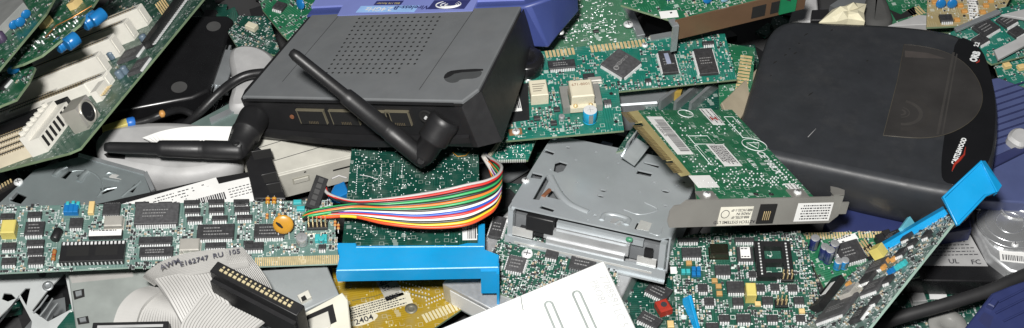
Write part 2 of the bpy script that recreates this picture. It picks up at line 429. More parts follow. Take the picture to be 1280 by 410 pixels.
def sticker(P, x, y, w, h, rz=0, z=.06, lines=0, bar=None, m=None, name='sticker', seed=1, txt=None, rot=None, label=None):
    """paper label with fine print; bar = (x0, x1, y0, y1) as fractions for a bar code"""
    o = link(name, MB().cbox(w, h, .15, .05).mesh(name, [m or white]), P, (x, y, z), rz, rot=rot, label=label); r = random.Random(seed); b = MB()
    if lines:
        ys = np.linspace(h*.36, -h*.36, lines)
        for yy in ys:
            if bar and bar[2]*h-h/2 < yy < bar[3]*h-h/2: x1 = bar[0]*w-w/2-.6
            else: x1 = w*(.30+.14*r.random())
            xx = -w*.44; th = min(.42, h/lines*.3)
            while xx < x1:
                l = min(.4+r.random()*1.6, x1-xx); b.box(xx, yy-th, .152, xx+l, yy+th, .17); xx += l+.5
    if bar:
        xx = bar[0]*w-w/2
        while xx < bar[1]*w-w/2:
            l = .25+.55*r.random(); b.box(xx, bar[2]*h-h/2, .152, xx+l, bar[3]*h-h/2, .17); xx += l+.3+.4*r.random()
    if b.v: link('print', b.mesh('print', [ink]), o)
    for t in txt or []: text(o, t[0], t[1], t[2], .18, t[3], ink, t[4] if len(t) > 4 else 0, .05)
    return o

def inside(p, poly):
    c = False; n = len(poly)
    for i in range(n):
        (x1, y1), (x2, y2) = poly[i], poly[(i+1) % n]
        if (y1 > p[1]) != (y2 > p[1]) and p[0] < (x2-x1)*(p[1]-y1)/(y2-y1)+x1: c = not c
    return c
def smd(P, poly, n, avoid=(), seed=1, mix=(.34, .16, .12, .38), cell=2.1, name='small_components', clump=True):
    """chip resistors, chip capacitors, transistors and bare pads, too small to pick apart"""
    r = random.Random(seed); b = MB(); xs = [p[0] for p in poly]; ys = [p[1] for p in poly]; used = set(); k = 0; tries = 0
    ax = [(r.uniform(min(xs), max(xs)), r.uniform(min(ys), max(ys)), r.random()) for _ in range(14)]
    while k < n and tries < n*12:
        tries += 1
        x, y = r.uniform(min(xs), max(xs)), r.uniform(min(ys), max(ys)); c = (int(x//cell), int(y//cell))
        if c in used or not inside((x, y), poly): continue
        if any(abs(x-a[0]) < a[2]/2+.9 and abs(y-a[1]) < a[3]/2+1.4 for a in avoid): continue
        near = min(ax, key=lambda a: (a[0]-x)**2+(a[1]-y)**2)
        if clump and near[2] < .25 and r.random() < .7: continue
        used.add(c); k += 1; x, y = (c[0]+.5)*cell+r.uniform(-.15, .15), (c[1]+.5)*cell+r.uniform(-.15, .15)
        v = r.random(); l, wd, t = r.choice([(1.9, 1.1, .6), (1.6, .8, .5), (2.0, 1.2, .7)])
        if near[2] > .6: dx, dy = l/2, wd/2
        else: dx, dy = wd/2, l/2
        hz = dx > dy
        def body(mi, e=.28, t=t):
            b.mi(mi); b.box(x-dx*(1-e*hz), y-dy*(1-e*(not hz)), .05, x+dx*(1-e*hz), y+dy*(1-e*(not hz)), t)
            b.mi(0)
            if hz: b.box(x-dx, y-dy*.95, .04, x-dx*.7, y+dy*.95, t*.96); b.box(x+dx*.7, y-dy*.95, .04, x+dx, y+dy*.95, t*.96)
            else: b.box(x-dx*.95, y-dy, .04, x+dx*.95, y-dy*.7, t*.96); b.box(x-dx*.95, y+dy*.7, .04, x+dx*.95, y+dy, t*.96)
        if v < mix[0]: body(1)                                     # resistor
        elif v < mix[0]+mix[1]: body(2, .25, t*1.4)                # ceramic capacitor
        elif v < mix[0]+mix[1]+mix[2]:                             # transistor
            b.mi(1).box(x-.8, y-.6, .1, x+.8, y+.6, 1.1); b.mi(0)
            for ox, oy in ((-.55, -1), (.55, -1), (0, 1)): b.box(x+ox-.2, y+oy-.35, .03, x+ox+.2, y+oy+.35, .25)
        elif v < .93:                                              # pads and solder joints
            b.mi(0); b.box(x-dx, y-dy, .03, x-dx*.25 if hz else x+dx, y+dy if hz else y-dy*.25, .16)
            b.box(x+dx*.25 if hz else x-dx, y-dy if hz else y+dy*.25, .03, x+dx, y+dy, .16)
        else: b.mi(3); b.box(x-dx, y-dy*.4, .03, x+dx, y+dy*.4, .07)
    return link(name, b.mesh(name, [solder, chipm, mat('ceramic chip', (.36, .29, .20), .5), inkw]), P, kind='stuff')
def dots(P, pts, r=.5, h=.35, m=None, name='solder_joints'):
    b = MB()
    for x, y in pts: b.lathe([(r, .03), (r*.6, h*.7), (r*.2, h)], (x, y, 0), n=6)
    return link(name, b.mesh(name, [m or solder]), P, kind='stuff')
def fingers(P, p0, p1, n, l, side, gaps=(), m=None):
    """row of edge contacts from p0 to p1 (mm), reaching l inwards; alike and tiny, joined"""
    p0, p1 = np.array(p0), np.array(p1); d = (p1-p0)/n; u = d/np.linalg.norm(d); v = np.array([-u[1], u[0]])*side; b = MB()
    for i in range(n):
        if any(a <= i/n < c for a, c in gaps): continue
        a = p0+d*(i+.16); c = p0+d*(i+.84); e, f_ = c+v*l, a+v*l
        b.prism([tuple(a), tuple(c), tuple(e), tuple(f_)], .02, .1)
    return link('edge_contacts', b.mesh('edge_contacts', [m or gold]), P, kind='stuff')
def board(P, poly, m, t=1.6, name='substrate'):
    b = MB().prism(poly, -t, 0)
    for i in range(len(b.m)): b.m[i] = 0 if i < 2 else 1
    return part(name, b, [m, fr4 if m is not PALE else mat('pale board edge', (.30, .42, .36), .5)], P)

# ------------------------------------------------------------ board helper: places parts where the photograph shows them
class Bd:
    def __init__(s, P, F, poly, m=None, t=1.6):
        s.P, s.F, s.poly, s.av = P, F, poly, []
        if m: s.sub = board(P, poly, m, t)
    def xy(s, px, py): return s.F.loc(px, py)
    def dims(s, px, py, w, h):
        a, b = np.array(s.xy(px-w/2, py)), np.array(s.xy(px+w/2, py)); c, d = np.array(s.xy(px, py-h/2)), np.array(s.xy(px, py+h/2))
        return np.linalg.norm(a-b), np.linalg.norm(c-d)
    def keep(s, x, y, w, h): s.av.append((x, y, w, h))
    def chip(s, px, py, w, h, mm=False, **k):
        x, y = s.xy(px, py)
        if not mm: w, h = s.dims(px, py, w, h)
        r = k.get('rz', 0); e = 2.2
        s.keep(x, y, abs(w*math.cos(r))+abs(h*math.sin(r))+e, abs(w*math.sin(r))+abs(h*math.cos(r))+e); return chip(s.P, x, y, w, h, **k)
    def put(s, fn, px, py, *a, box=(4, 4), **k):
        x, y = s.xy(px, py); s.keep(x, y, *box); return fn(s.P, x, y, *a, **k)
    def smd(s, n, seed=1, **k): return smd(s.P, s.poly, n, s.av, seed, **k)
def chaikin(p, n=3, closed=True):
    p = [np.array(a, float) for a in p]
    for _ in range(n):
        r = []; m = len(p)
        for i in range(m if closed else m-1):
            a, b = p[i], p[(i+1) % m]; r += [a*.75+b*.25, a*.25+b*.75]
        p = r if closed else [p[0]]+r+[p[-1]]
    return p
def offset(poly, d):
    n = len(poly); out = []
    for i in range(n):
        a, b, c = map(np.array, (poly[i-1], poly[i], poly[(i+1) % n])); t = c-a; t = t/(np.linalg.norm(t)+1e-9); out.append(b+np.array([-t[1], t[0]])*d)
    return out
def ccw(p): return p if sum(p[i][0]*p[(i+1) % len(p)][1]-p[(i+1) % len(p)][0]*p[i][1] for i in range(len(p))) > 0 else p[::-1]
def shell(outline, rings, top=True, bottom=True):
    """closed body from one outline: rings = (z, inset), listed from bottom to top"""
    o = ccw([tuple(a) for a in outline]); n = len(o); b = MB(); v, f = [], []
    for z, d in rings: v += [(x, y, z) for x, y in offset(o, d)]
    for k in range(len(rings)-1):
        for i in range(n): j = (i+1) % n; f.append((k*n+i, k*n+j, (k+1)*n+j, (k+1)*n+i))
    b.add(v, f, True)
    if top: b.add(v[-n:], [tuple(range(n))])
    if bottom: b.add(v[:n], [tuple(range(n))[::-1]])
    return b
def crom(pts, k=8):
    P = [np.array(p, float) for p in pts]; P = [2*P[0]-P[1]]+P+[2*P[-1]-P[-2]]; out = []
    for i in range(1, len(P)-2):
        for j in range(k):
            t = j/k; a, b, c, d = P[i-1:i+3]
            out.append(.5*(2*b+(c-a)*t+(2*a-5*b+4*c-d)*t*t+(3*b-a-3*c+d)*t**3))
    return out+[P[-2]]
def path(pts, k=8): return [tuple(p*1000) for p in crom([at(x, y, z) for x, y, z in pts], k)]     # pixels + height -> world mm
def slab(F, px, m, t, P, name, bevel=0, z=0): return part(name, MB().prism(inplane(px, F), z-t, z), m, P, bevel=bevel)

# ============================================================ the ground under the heap
b = MB(); b.box(-900, -700, -20, 900, 900, 0)
g = part('ground', b, mat('dark bench top', (.035, .035, .036), .7, vs=20), None); g['kind'] = 'structure'

# ============================================================ wireless router
F = fit('router', [(303,121),(578,125),(655,15),(393,15)], 98, (172,105), (.03,.04), 60, (-.2,.2,1)); W = F.W
P = thing('wireless_router', F, 'grey and blue wireless router with two black antennas, rear sockets facing the front', 'router')
rgrey = mat('router grey', (.135, .142, .148), .5, var=.06, grime=.10, bump=.1, bs=1600, spec=.4)
rblk = mat('router black', (.012, .012, .013), .45, bump=.1)
rblue = mat('router blue', (.045, .065, .22), .42, var=.05)
lav = mat('lavender label', (.20, .24, .56), .4, var=.04)
ly = F.loc(505, 17)[1]                                         # where the label starts
rk = F.loc(598, 111); RH = 35
body = [(-2, 0), (W-3, 0), (W+1, 2), (rk[0]+3, rk[1]+3), (rk[0]+4, ly+3), (-5, ly+3), (-5, 10)]
r2 = F.loc(651, 7); pb1, pb2 = F.loc(628, 177, -RH), F.loc(669, 56, -RH)
def loft(bot, top, z0, z1):
    n = len(bot); return MB().add([(x, y, z0) for x, y in bot]+[(x, y, z1) for x, y in top], [tuple(range(n))[::-1], tuple(range(n, 2*n))]+[(i, (i+1) % n, n+(i+1) % n, n+i) for i in range(n)])
part('body', loft([(-2, 0), (W+1, -1), pb1, pb2, (pb2[0], ly+3), (-5, ly+3), (-5, 10)], [(-2, 0), (W-2, 0), (rk[0]+1.5, rk[1]), (r2[0]+1.5, r2[1]), (r2[0]+1.5, ly+3), (-5, ly+3), (-5, 10)], -RH, -2.2), rblk, P, bevel=2, seg=3)
lid = [(0, 0), (W, 0), (rk[0], rk[1]), (r2[0], r2[1]-.4), (-1, ly-.4)]
lo = MB(); lo.prism(lid, -2.4, 0, .8)
lid_o = part('lid', lo, rgrey, P)
for a, c in (((353,102), (428,14)), ((524,112), (592,13))):     # the two seams along the lid
    p, q_ = np.array(F.loc(*a)), np.array(F.loc(*c)); d = (q_-p)/np.linalg.norm(q_-p); n_ = np.array([-d[1], d[0]])*.22
    part('seam', MB().prism([tuple(p+n_), tuple(p-n_), tuple(q_-n_), tuple(q_+n_)], .0, .05), mat('seam shadow line', (.03, .03, .032), .7), lid_o)
# vent holes: dished black pits in a grid
hb = MB(); h00, h10, h01 = np.array(F.loc(408,91)), np.array(F.loc(496,91)), np.array(F.loc(449,23)); nx, ny = 12, 14
ux = (h10-h00)/(nx-1); uy = (h01-h00)/(ny-1)
for j in range(ny):
    for i in range(nx+ (2 if j > 1 else 0)):
        c = h00+ux*i+uy*j; hb.lathe([(.95, .03), (.9, .06), (.3, .05)], (c[0], c[1], 0), n=8)
o = link('vent_holes', hb.mesh('vent_holes', [mat('hole black', (.004, .004, .004), .9)]), lid_o, kind='stuff')
# finger notch at the right rear of the lid
nt = [F.loc(*p) for p in ((554,99), (557,92), (566,88), (604,86), (600,98), (575,99), (572,103), (562,104))]
part('notch', MB().prism(chaikin(nt, 2), .02, .1), mat('notch grey', (.055, .058, .06), .5), lid_o)
nt2 = [F.loc(*p) for p in ((554,99), (557,92), (566,88), (604,86), (604,89), (570,91), (561,97))]
part('notch_wall', MB().prism(chaikin(nt2, 1), .02, .35), rblk, lid_o)
# front shell in blue with the printed label on top
fs = [(-7, ly), (rk[0]+6, ly), (rk[0]+8, ly+52), (W/2, ly+60), (-9, ly+52)]
pA, pB, pC = F.loc(664, 58, -RH), F.loc(686, 59, -RH), F.loc(698, 43, -RH); pD = F.loc(688, -4)
part('front_shell', loft([(-7, ly), pA, pB, pC, (pC[0]+4, ly+58), (-9, ly+55)], [(-7, ly), (r2[0]+1, r2[1]+.5), (r2[0]+4, r2[1]+2), pD, (pD[0]+4, ly+58), (-9, ly+55)], -RH-1, -1), rblue, P, bevel=2, seg=3)
lbl = [F.loc(*p) for p in ((389,9), (429,7), (422,20), (591,14), (597,1), (655,-1), (690,-70), (440,-70))]
lb = part('label_panel', MB().prism(lbl, -1.5, .5), lav, P)
pale = mat('pale blue print', (.30, .50, .85), .4); dnav = mat('navy print', (.03, .035, .14), .4)
bx0, bx1 = F.loc(446, 15), F.loc(520, 13)
part('print_band', MB().box(bx0[0], ly+1.2, .5, bx1[0], ly+9.5, .56), pale, lb)
lg0, lg1 = F.loc(541, 8), F.loc(585, 8)
logo = part('logo_panel', MB().box(lg0[0]-2, ly+4.5, .5, lg1[0]-1, ly+16, .56), dnav, lb)
for k, (rx, ry, cx) in enumerate(((9.5, 4.6, 0), (7, 3.1, 1.2), (4.6, 1.9, 2.2))):
    ar = [(lg0[0]*.5+lg1[0]*.5-2+cx+rx*math.cos(a), ly+10.2-.4*cx+ry*math.sin(a), .62) for a in np.linspace(2.2, 7.2, 18)]
    part('swirl', MB().tube(ar, .45, 5, rs=[.15+.5*math.sin(math.pi*i/17) for i in range(18)]), inkw, logo)
text(lb, '2.4GHz', F.loc(474,12)[0], ly+5.3, .6, 5.2, inkw, math.pi, .1)
text(lb, 'Wireless-B', F.loc(519,9)[0]-1, ly+7, .6, 5.0, dnav, math.pi, .15)
part('print_plate', MB().box(F.loc(478,5)[0]-6, ly+10.5, .5, F.loc(478,5)[0]+16, ly+16, .56), dnav, lb)
text(lb, '802.11b Router', F.loc(478,5)[0]+5, ly+12.6, .6, 2.2, mat('yellow print', (.7, .6, .2), .5), math.pi)
# rear face: recessed panel, sockets, curved skirt
rp = part('rear_panel', MB().prism([(2, -4), (W-4, -4), (W-6, -1), (4, -1)], -1, -1.1), rblk, P)
rx90 = (math.pi/2, 0, 0)
def rear(px, py): # point on the rear face (y = -1)
    d = ray(px, py); n = F.R[:, 1]; t = ((F.world(0, -1, 0)-CAM)@n)/(d@n); v = F.R.T@(CAM+d*t-F.o)*1000; return v[0], v[2]
for i, (px, py, w_, h_) in enumerate(((391,147,30,19), (432,148,30,19), (476,149,24,19), (499,149,24,19))):
    x, z = rear(px, py); k = w_*.36*1.15
    jk = part('ethernet_socket', MB().box(x-k*.8, -1.6, z-5, x+k*.8, 0.2, z+6), mat('socket void', (.004, .004, .004), .9), P)
    fr = MB(); fr.box(x-k*.8-.8, -2, z+5.6, x+k*.8+.8, -.2, z+6.6); fr.box(x-k*.8-.4, -2, z-4.5, x-k*.8, -.2, z+5.6); fr.box(x+k*.8, -2, z-4.5, x+k*.8+.4, -.2, z+5.6)
    part('frame', fr, mat('socket frame', (.19, .17, .12), .4, .3), jk)
    pb = MB()
    for c in range(6): pb.box(x-3.5+c*1.3, -1.9, z-4.4, x-3.1+c*1.3, -1.5, z-2.5)
    part('contacts', pb, mat('dim contact', (.10, .08, .05), .5), jk)
x, z = rear(533, 146)
pj = part('power_socket', MB().lathe([(5.2, 0), (5.2, .8), (3.6, .8), (3.4, .3)], (x, -1, z), (0, -1, 0), 18), mat('socket void', (0, 0, 0)), P)
part('pin', MB().cyl((x, -1, z), .9, 1.8, (0, -1, 0), 10), tin, pj)
x, z = rear(365, 146); part('reset_button', MB().cyl((x, -.8, z), 1.6, .5, (0, -1, 0), 12), brownc, P)
sk = MB(); n = 15; lx = np.linspace(2, W-2, n); v = []
for i, x in enumerate(lx):                                       # the skirt that bows out under the sockets
    s_ = math.sin(math.pi*i/(n-1)); v += [(x, -1, -25-3*s_), (x, -3-3*s_, -26-3*s_), (x, -3-3*s_, -30-4*s_), (x, -.5, -RH)]
sk.add(v, [(i*4+j, i*4+j+1, i*4+j+5, i*4+j+4) for i in range(n-1) for j in range(3)])
part('skirt', sk, rblk, P)
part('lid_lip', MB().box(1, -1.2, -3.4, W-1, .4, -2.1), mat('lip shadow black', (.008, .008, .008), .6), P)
def antenna(base_px, elbow_px, tip_px, zb, ze, zt, name='antenna'):
    """knurled base, hinge and a two-diameter rod, laid through three points of the photograph"""
    inv = F.R.T
    L = lambda p: inv@(p-F.o)*1000
    B, E, T = L(zb), L(ze), L(zt); d = (E-B)/np.linalg.norm(E-B); l = np.linalg.norm(E-B)
    a = part(name, MB().lathe([(9, 0), (10, 1.5), (10.2, 4), (9.6, l*.42), (10, l*.52), (9.8, l*.56), (8.0, l*.6), (7.6, l*.92), (6.2, l+2), (2, l+3.5)], B, d, 24), rblk, P)
    d2 = (T-E)/np.linalg.norm(T-E); l2 = np.linalg.norm(T-E)
    r_ = part('rod', MB().lathe([(2, -5.5), (5.6, -4), (6.2, -1), (6.2, l2*.24), (5.7, l2*.25), (6.1, l2*.262), (5.7, l2*.274), (6.0, l2*.285), (5.5, l2*.55), (5.3, l2*.585), (4.0, l2*.6), (3.6, l2*.96), (2.6, l2*.995), (.3, l2)], E, d2, 20), rblk, a)
    part('hinge', MB().lathe([(2.2, -7), (2.6, -6.6), (2.6, 6.6), (2.2, 7)], E, np.cross(d, d2), 14), rblk, a)
    return a
xr, zr_ = rear(558, 150); xl, zl_ = rear(319, 147)
antenna(0, 0, 0, F.world(xr, 0, zr_+1), at(527, 197, 88), at(363, 64, 148))
antenna(0, 0, 0, F.world(xl, 0, zl_+1), at(296, 188, 67), at(130, 184, 68))

# ============================================================ black external drive
F = fit('orb', [(915,186),(1233,248),(1243,42),(961,24)], 76, (156,158), (.05,.05), 12)
P = thing('external_drive', F, 'black rounded removable-disk drive with smoked window, right of centre', 'disk drive')
oblk = mat('drive black', (.026, .028, .032), .46, var=.12, vs=60, bump=.12, bs=2200, spec=.4, grime=.045)
ogls = mat('drive gloss black', (.006, .006, .007), .12, coat=.5)
out = [(966,22), (1030,25), (1110,28), (1180,35), (1222,50), (1241,85), (1250,130), (1248,175), (1240,215), (1215,243), (1180,240), (1100,224), (1030,209), (940,190), (916,180), (922,158), (945,80)]
ol = [F.loc(*p) for p in out]; ol = chaikin(ol, 3)
part('case', shell(ol, [(-42, 16), (-38, 9), (-30, 4), (-20, 1.2), (-10, 0), (-5, .4), (-2.2, 1.6), (-.6, 3.6), (0, 6.5)]), oblk, P)
fx = F.loc(1180, 172)[0]
fp = [F.loc(*p) for p in ((1192,42), (1225,56), (1238,88), (1245,130), (1243,172), (1236,205), (1215,230), (1178,231), (1176,205), (1180,172), (1188,120))]
part('front_face', MB().prism(chaikin(fp, 2), -.4, .12), ogls, P)
wn = [F.loc(*p) for p in ((1130,56), (1150,58), (1180,65), (1205,79), (1222,100), (1228,122), (1222,142), (1205,158), (1180,169), (1150,173), (1104,170), (1112,140), (1122,100))]
wn = [tuple(p) for p in [wn[-3], wn[-2], wn[-1]]]+[tuple(p) for p in crom([(p[0], p[1], 0) for p in wn[:-2]], 4)]; wn = [(p[0], p[1]) for p in wn[2:]]
wo = part('window', MB().prism(wn, -.3, .5, .25), mat('smoked window', (.034, .032, .031), .2, coat=.3, vs=30, var=.2), P)
part('window_rim', MB().tube([(x, y, .3) for x, y in wn+[wn[0]]], .25, 5), mat('worn rim', (.06, .053, .04), .4), wo)
hub = F.loc(1126, 141); rg = mat('platter seen through window', (.058, .054, .051), .35, .2)
dirb = math.atan2(F.loc(1104,170)[1]-F.loc(1130,56)[1], F.loc(1104,170)[0]-F.loc(1130,56)[0])
for r0, r1, m_ in ((2, 3.4, rg), (5, 5.8, rg), (11.5, 14, rg), (16, 19.5, mat('platter band', (.044, .041, .039), .35, .2))):
    b = MB(); v = []
    for a in np.linspace(dirb+.12, dirb+math.pi-.12, 20):
        for r in (r0, r1): v.append((hub[0]+r*math.cos(a), hub[1]+r*math.sin(a), .515+.001*r0))
    b.add(v, [(2*i, 2*i+1, 2*i+3, 2*i+2) for i in range(19)]); part('platter_ring', b, m_, wo)
for pts, w_ in ((((1192,66), (1172,168)), .8), (((1196,68), (1178,168)), .5)):
    p, q_ = np.array(F.loc(*pts[0])), np.array(F.loc(*pts[1])); d = (q_-p)/np.linalg.norm(q_-p); n_ = np.array([-d[1], d[0]])*w_
    part('window_rib', MB().prism([tuple(p+n_), tuple(p-n_), tuple(q_-n_), tuple(q_+n_)], .5, .54), rg, wo)
p0, p1 = F.loc(1131,64), F.loc(1180,74)
sb = [F.loc(*p) for p in ((1131,64), (1160,67), (1182,74), (1150,73), (1131,72))]
part('window_band', MB().prism(sb, .5, .545), mat('shutter seen through window', (.075, .066, .062), .35, .2), wo)
ta = math.atan2(F.loc(1222,58)[1]-F.loc(1214,76)[1], F.loc(1222,58)[0]-F.loc(1214,76)[0])
x, y = F.loc(1219, 71); text(P, 'ORB', x, y, .2, 4.8, inkw, ta, .35)
x, y = F.loc(1223, 56); text(P, '2.2', x-1, y, .2, 3.2, inkw, ta, .2)
x, y = F.loc(1222, 76); part('swoosh', MB().tube([(x-1, y-3, .2), (x+.8, y-1, .2), (x+1.2, y+2, .2)], .5, 5, rs=[.2, .6, .2]), redc, P)
x, y = F.loc(1199, 189); text(P, 'CASTLEWOOD', x, y, .2, 3.1, inkw, ta, .2)
part('swoosh', MB().tube([tuple(F.loc(*p))+(.2,) for p in ((1190,214), (1193,206), (1199,200), (1205,194), (1207,184))], .8, 6, rs=[.2, .9, 1.1, .7, .2]), redc, P)
r = random.Random(4); sc = MB()
for px, py in ((1083,77), (1073,92), (1038,39), (998,55), (963,95), (980,70), (1010,120), (966,80), (1005,45), (986,62), (992,68)):
    x, y = F.loc(px, py); l = r.uniform(.5, 3); sc.tube([(x, y, .02), (x+l*.5, y+l, .03), (x+l, y+l*1.7, .02)], .3, 4, rs=[.1, .55, .1])
link('chips_and_nicks', sc.mesh('nicks', [mat('nick', (.003, .003, .003), .9)]), P, kind='stuff')
x, y = F.loc(1015, 166); part('scratch', MB().tube([(x-2, y-5, .02), (x, y, .04), (x+2, y+5, .02)], .2, 4, rs=[.3, .25, .08]), mat('scratch', (.35, .35, .35), .6), P)

# ============================================================ card lying solder side up, with a steel slot bracket
F = fit('soundcard', [(871,249),(1018,247),(915,137),(783,139)], 108, (80,112), (.04,.06), 60, (.2,.25,1), 8)
P = thing('expansion_card', F, 'green card lying solder side up with stickers, steel slot bracket facing the front', 'circuit board')
ol = inplane([(871,249), (1018,247), (915,137), (797,138), (860,214), (868,222)], F)
B = Bd(P, F, ol, GREEN)
g1 = [F.loc(*p) for p in ((797,138), (783,140), (797,155), (799,152))]
tongue = [F.loc(*p) for p in ((797,138), (784,140), (795,152), (803,151), (806,157), (797,159), (834,199), (841,198), (844,203), (838,206), (852,218), (862,216))]
part('edge_tongue', MB().prism(tongue, -1.5, -.02), mat('tongue yellow', (.33, .28, .13), .5), P)
a, c = F.loc(786,140), F.loc(854,216); fingers(P, a, c, 44, 6, -1, [(.16, .22), (.78, .83)], mat('worn gold', (.55, .42, .2), .35, .8))
r = random.Random(3); pts = []
for cx, cy, nx_, ny_, sp in ((868,160,8,6,3.2), (905,160,10,5,2.8), (930,220,14,8,2.6), (960,225,14,5,2.4), (880,205,10,6,3), (980,225,10,6,2.6), (905,228,16,4,2.5), (925,150,6,4,2)):
    x0, y0 = F.loc(cx, cy)
    for i in range(nx_):
        for j in range(ny_):
            p = (x0+(i-nx_/2)*sp, y0+(j-ny_/2)*sp)
            if r.random() < .33 and inside(p, ol): pts.append(p)
for k in range(13): pts.append((F.W-3.2, 8+k*3.1)); pts.append((F.W-7, 9+k*3.1))
dots(P, pts, .62, .6)
edge = math.atan2(c[1]-a[1], c[0]-a[0])
def stk(c, lv, sw, **k):                                         # sticker square to the card: centre, long side (px vector), short side (px)
    x, y = F.loc(*c); u, v = np.array(F.loc(c[0]-lv[0]/2, c[1]-lv[1]/2)), np.array(F.loc(c[0]+lv[0]/2, c[1]+lv[1]/2)); g, h = np.array(F.loc(c[0]-sw/2, c[1])), np.array(F.loc(c[0]+sw/2, c[1]))
    return sticker(P, x, y, np.linalg.norm(v-u), np.linalg.norm(h-g), -math.pi/2, **k)
stk((837,169), (40,47), 20, bar=(.08, .92, .34, .92), lines=0, txt=[('013-0050-70', -6, -3.2, 2.2)], seed=3)
stk((905,194), (24,27), 22, lines=9, seed=5)
o = stk((890,146), (16,20), 15, lines=3, seed=6); text(o, 'H', 3, 0, .2, 5, redc, math.pi/2, .3)
stk((880,227), (12,15), 27, lines=0)
stk((995,239), (17,19), 14, lines=3, seed=9)
dirx = -math.pi/2
x, y = F.loc(961,203); text(P, 'CE 168.X', x, y, .08, 5.4, inkw, dirx, .2)
x, y = F.loc(940,204); text(P, 'UL RU', x, y, .08, 3, inkw, dirx, .1)
def ring(cx, cy, r_, m_=inkw, n=20, w_=.25): x, y = F.loc(cx, cy); part('silk_circle', MB().tube([(x+r_*math.cos(t), y+r_*math.sin(t), .05) for t in np.linspace(0, 2*math.pi, n)], w_, 4), m_, P)
ring(857, 142, 5); ring(943, 181, 8)
x, y = F.loc(943, 181); part('silk_triangle', MB().tube([(x+5*math.cos(t), y+5*math.sin(t), .05) for t in np.linspace(.5, .5+2*math.pi, 4)], .25, 4), inkw, P)
def silk(p, q_):
    u, v = F.loc(*p), F.loc(*q_); part('silk_box', MB().tube([(u[0], u[1], .05), (v[0], u[1], .05), (v[0], v[1], .05), (u[0], v[1], .05), (u[0], u[1], .05)], .18, 4), inkw, P)
silk((860,170), (893,180)); silk((868,182), (892,206)); silk((905,146), (940,172))
for px, py in ((945,243), (964,243)): x, y = F.loc(px, py); part('solder_hole', MB().lathe([(1.6, .02), (1.6, .3), (.8, .3), (.7, .05)], (x, y, 0), n=12), mat('dark hole', (.02, .02, .02), .6), P)
# bracket: stands across the near edge, bottom on the left
bx0 = -17; bx1 = 102; yb = -2.5
br = MB(); pr = [(-15, -17), (F.W+14, -17), (F.W+19, -12), (F.W+19, 2.5), (F.W+10, 1), (-8, 1), (-11, -2), (-15, -2.5), (-17, -6), (-17, -13)]
br.add([(x, -1.2, z) for x, z in pr]+[(x, -2.2, z) for x, z in pr], [tuple(range(10))[::-1], tuple(range(10, 20))]+[(i, (i+1) % 10, 10+(i+1) % 10, 10+i) for i in range(10)])
bo = part('bracket', br, nick, P)
fl = MB(); W = F.W
fl.prism([(W+12, -2.2), (W+19, -2.2), (W+22, 3), (W+19, 6), (W+15, 8), (W+12.5, 3)], 1.6, 2.6); fl.box(W+18.2, -2.3, -9, W+19.2, 9, -3); fl.prism([(W+19, -1.2), (W+24, -1.2), (W+24, -2.2), (W+19, -2.2)], -11, -3)
part('screw_tab', fl, nick, bo)
for x0 in (2, 62):
    tb = part('mounting_ear', MB().prism([(x0, -1.3), (x0+11, -1.3), (x0+11, 8), (x0, 8)], .1, 1.1), nick, bo); screw(tb, x0+5.5, 3.6, 2.4, 1.1)
def front(px, py):
    d = ray(px, py); n = F.R[:, 1]; t = ((F.world(0, -2.3, 0)-CAM)@n)/(d@n); v = F.R.T@(CAM+d*t-F.o)*1000; return v[0], v[2]
x, z = front(958, 267); jk = part('modular_jack', MB().box(x-5.5, -2.9, z-6.5, x+5.5, -2.2, z+6.5), mat('socket void', (0, 0, 0)), bo)
cb = MB()
for c_ in range(4): cb.box(x-2.2+c_*1.3, -3.05, z-4, x-1.8+c_*1.3, -2.85, z+2)
part('contacts', cb, gold, jk)
x, z = front(919, 270)
so = sticker(bo, x, -2.3, 21.5, 12.5, rot=(math.pi/2, math.pi, 0), z=z, m=mat('ivory sticker', (.66, .64, .55), .5), txt=[('AZTECH SYSTEMS LTD', -.3, 4, 2.0), ('888-IS7EL-IP', -3.5, .8, 1.7), ('MADE IN', -5, -1.6, 1.7), ('888 HCSS-1-IP', -3.5, -4, 1.7)])
part('print_ring', MB().tube([(7+2.6*math.cos(t), -1.5+2.6*math.sin(t), .17) for t in np.linspace(0, 2*math.pi, 16)], .22, 4), ink, so)
x, z = front(1017, 265); sticker(bo, x, -2.3, 24, 12.5, rot=(math.pi/2, math.pi, 0), z=z, lines=6, seed=12)

# ============================================================ motherboard leaning at the left
NM = normal_from((110,90), (94,34.5), (64,77), .70)
F = plane('mobo', (100,185), (194,150.5), 104, NM)
P = thing('motherboard', F, 'motherboard leaning at the left edge with white expansion slots and round keyboard socket', 'circuit board')
ol = [F.loc(*p) for p in ((86,191), (100,185), (266,-16), (190,-60), (60,-40), (-25,70), (-45,150), (-30,219), (0,213))]
MOBO = pcb('motherboard green', (.02, .075, .05), (.035, .11, .075))
B = Bd(P, F, ol, MOBO)
def slot(px, py, L, m, w=8.5, h=14.5, name='expansion_slot', split=None, row=gold):
    x, y = F.loc(px, py, h); B.keep(x-L/2, y+w/2, L+2, w+2)
    o = part(name, MB().cbox(L, w, h, .5), m, P, (x-L/2, y+w/2, .05))
    b = MB(); b.box(-L/2+3, -.9, h, L/2-3, .9, h+.04)
    part('slit', b, mat('slot void', (.006, .006, .006), .9), o)
    b = MB()
    for i in range(int((L-8)/2.2)):
        for sy in (-2.2, 2.2): b.box(-L/2+4+i*2.2, sy-.7, h, -L/2+5.1+i*2.2, sy+.7, h+.05)
    part('contacts', b, row, o); b = MB()
    b.box(L/2, -w/2+1.6, 2, L/2+.5, w/2-1.6, h-1.5); part('end_rib', b, m, o); return o
for px, py in ((171,11), (154,29), (136,49), (119,71)): slot(px, py, 86, slotw)
brc = mat('tarnished contact', (.34, .25, .12), .5)
slot(128, 96, 60, slotw, 9, 9, 'connector', row=brc); slot(104, 106, 70, slotw, 7, 9, 'connector', row=brc); slot(68, 116, 62, slotw, 7, 9, 'connector', row=brc)
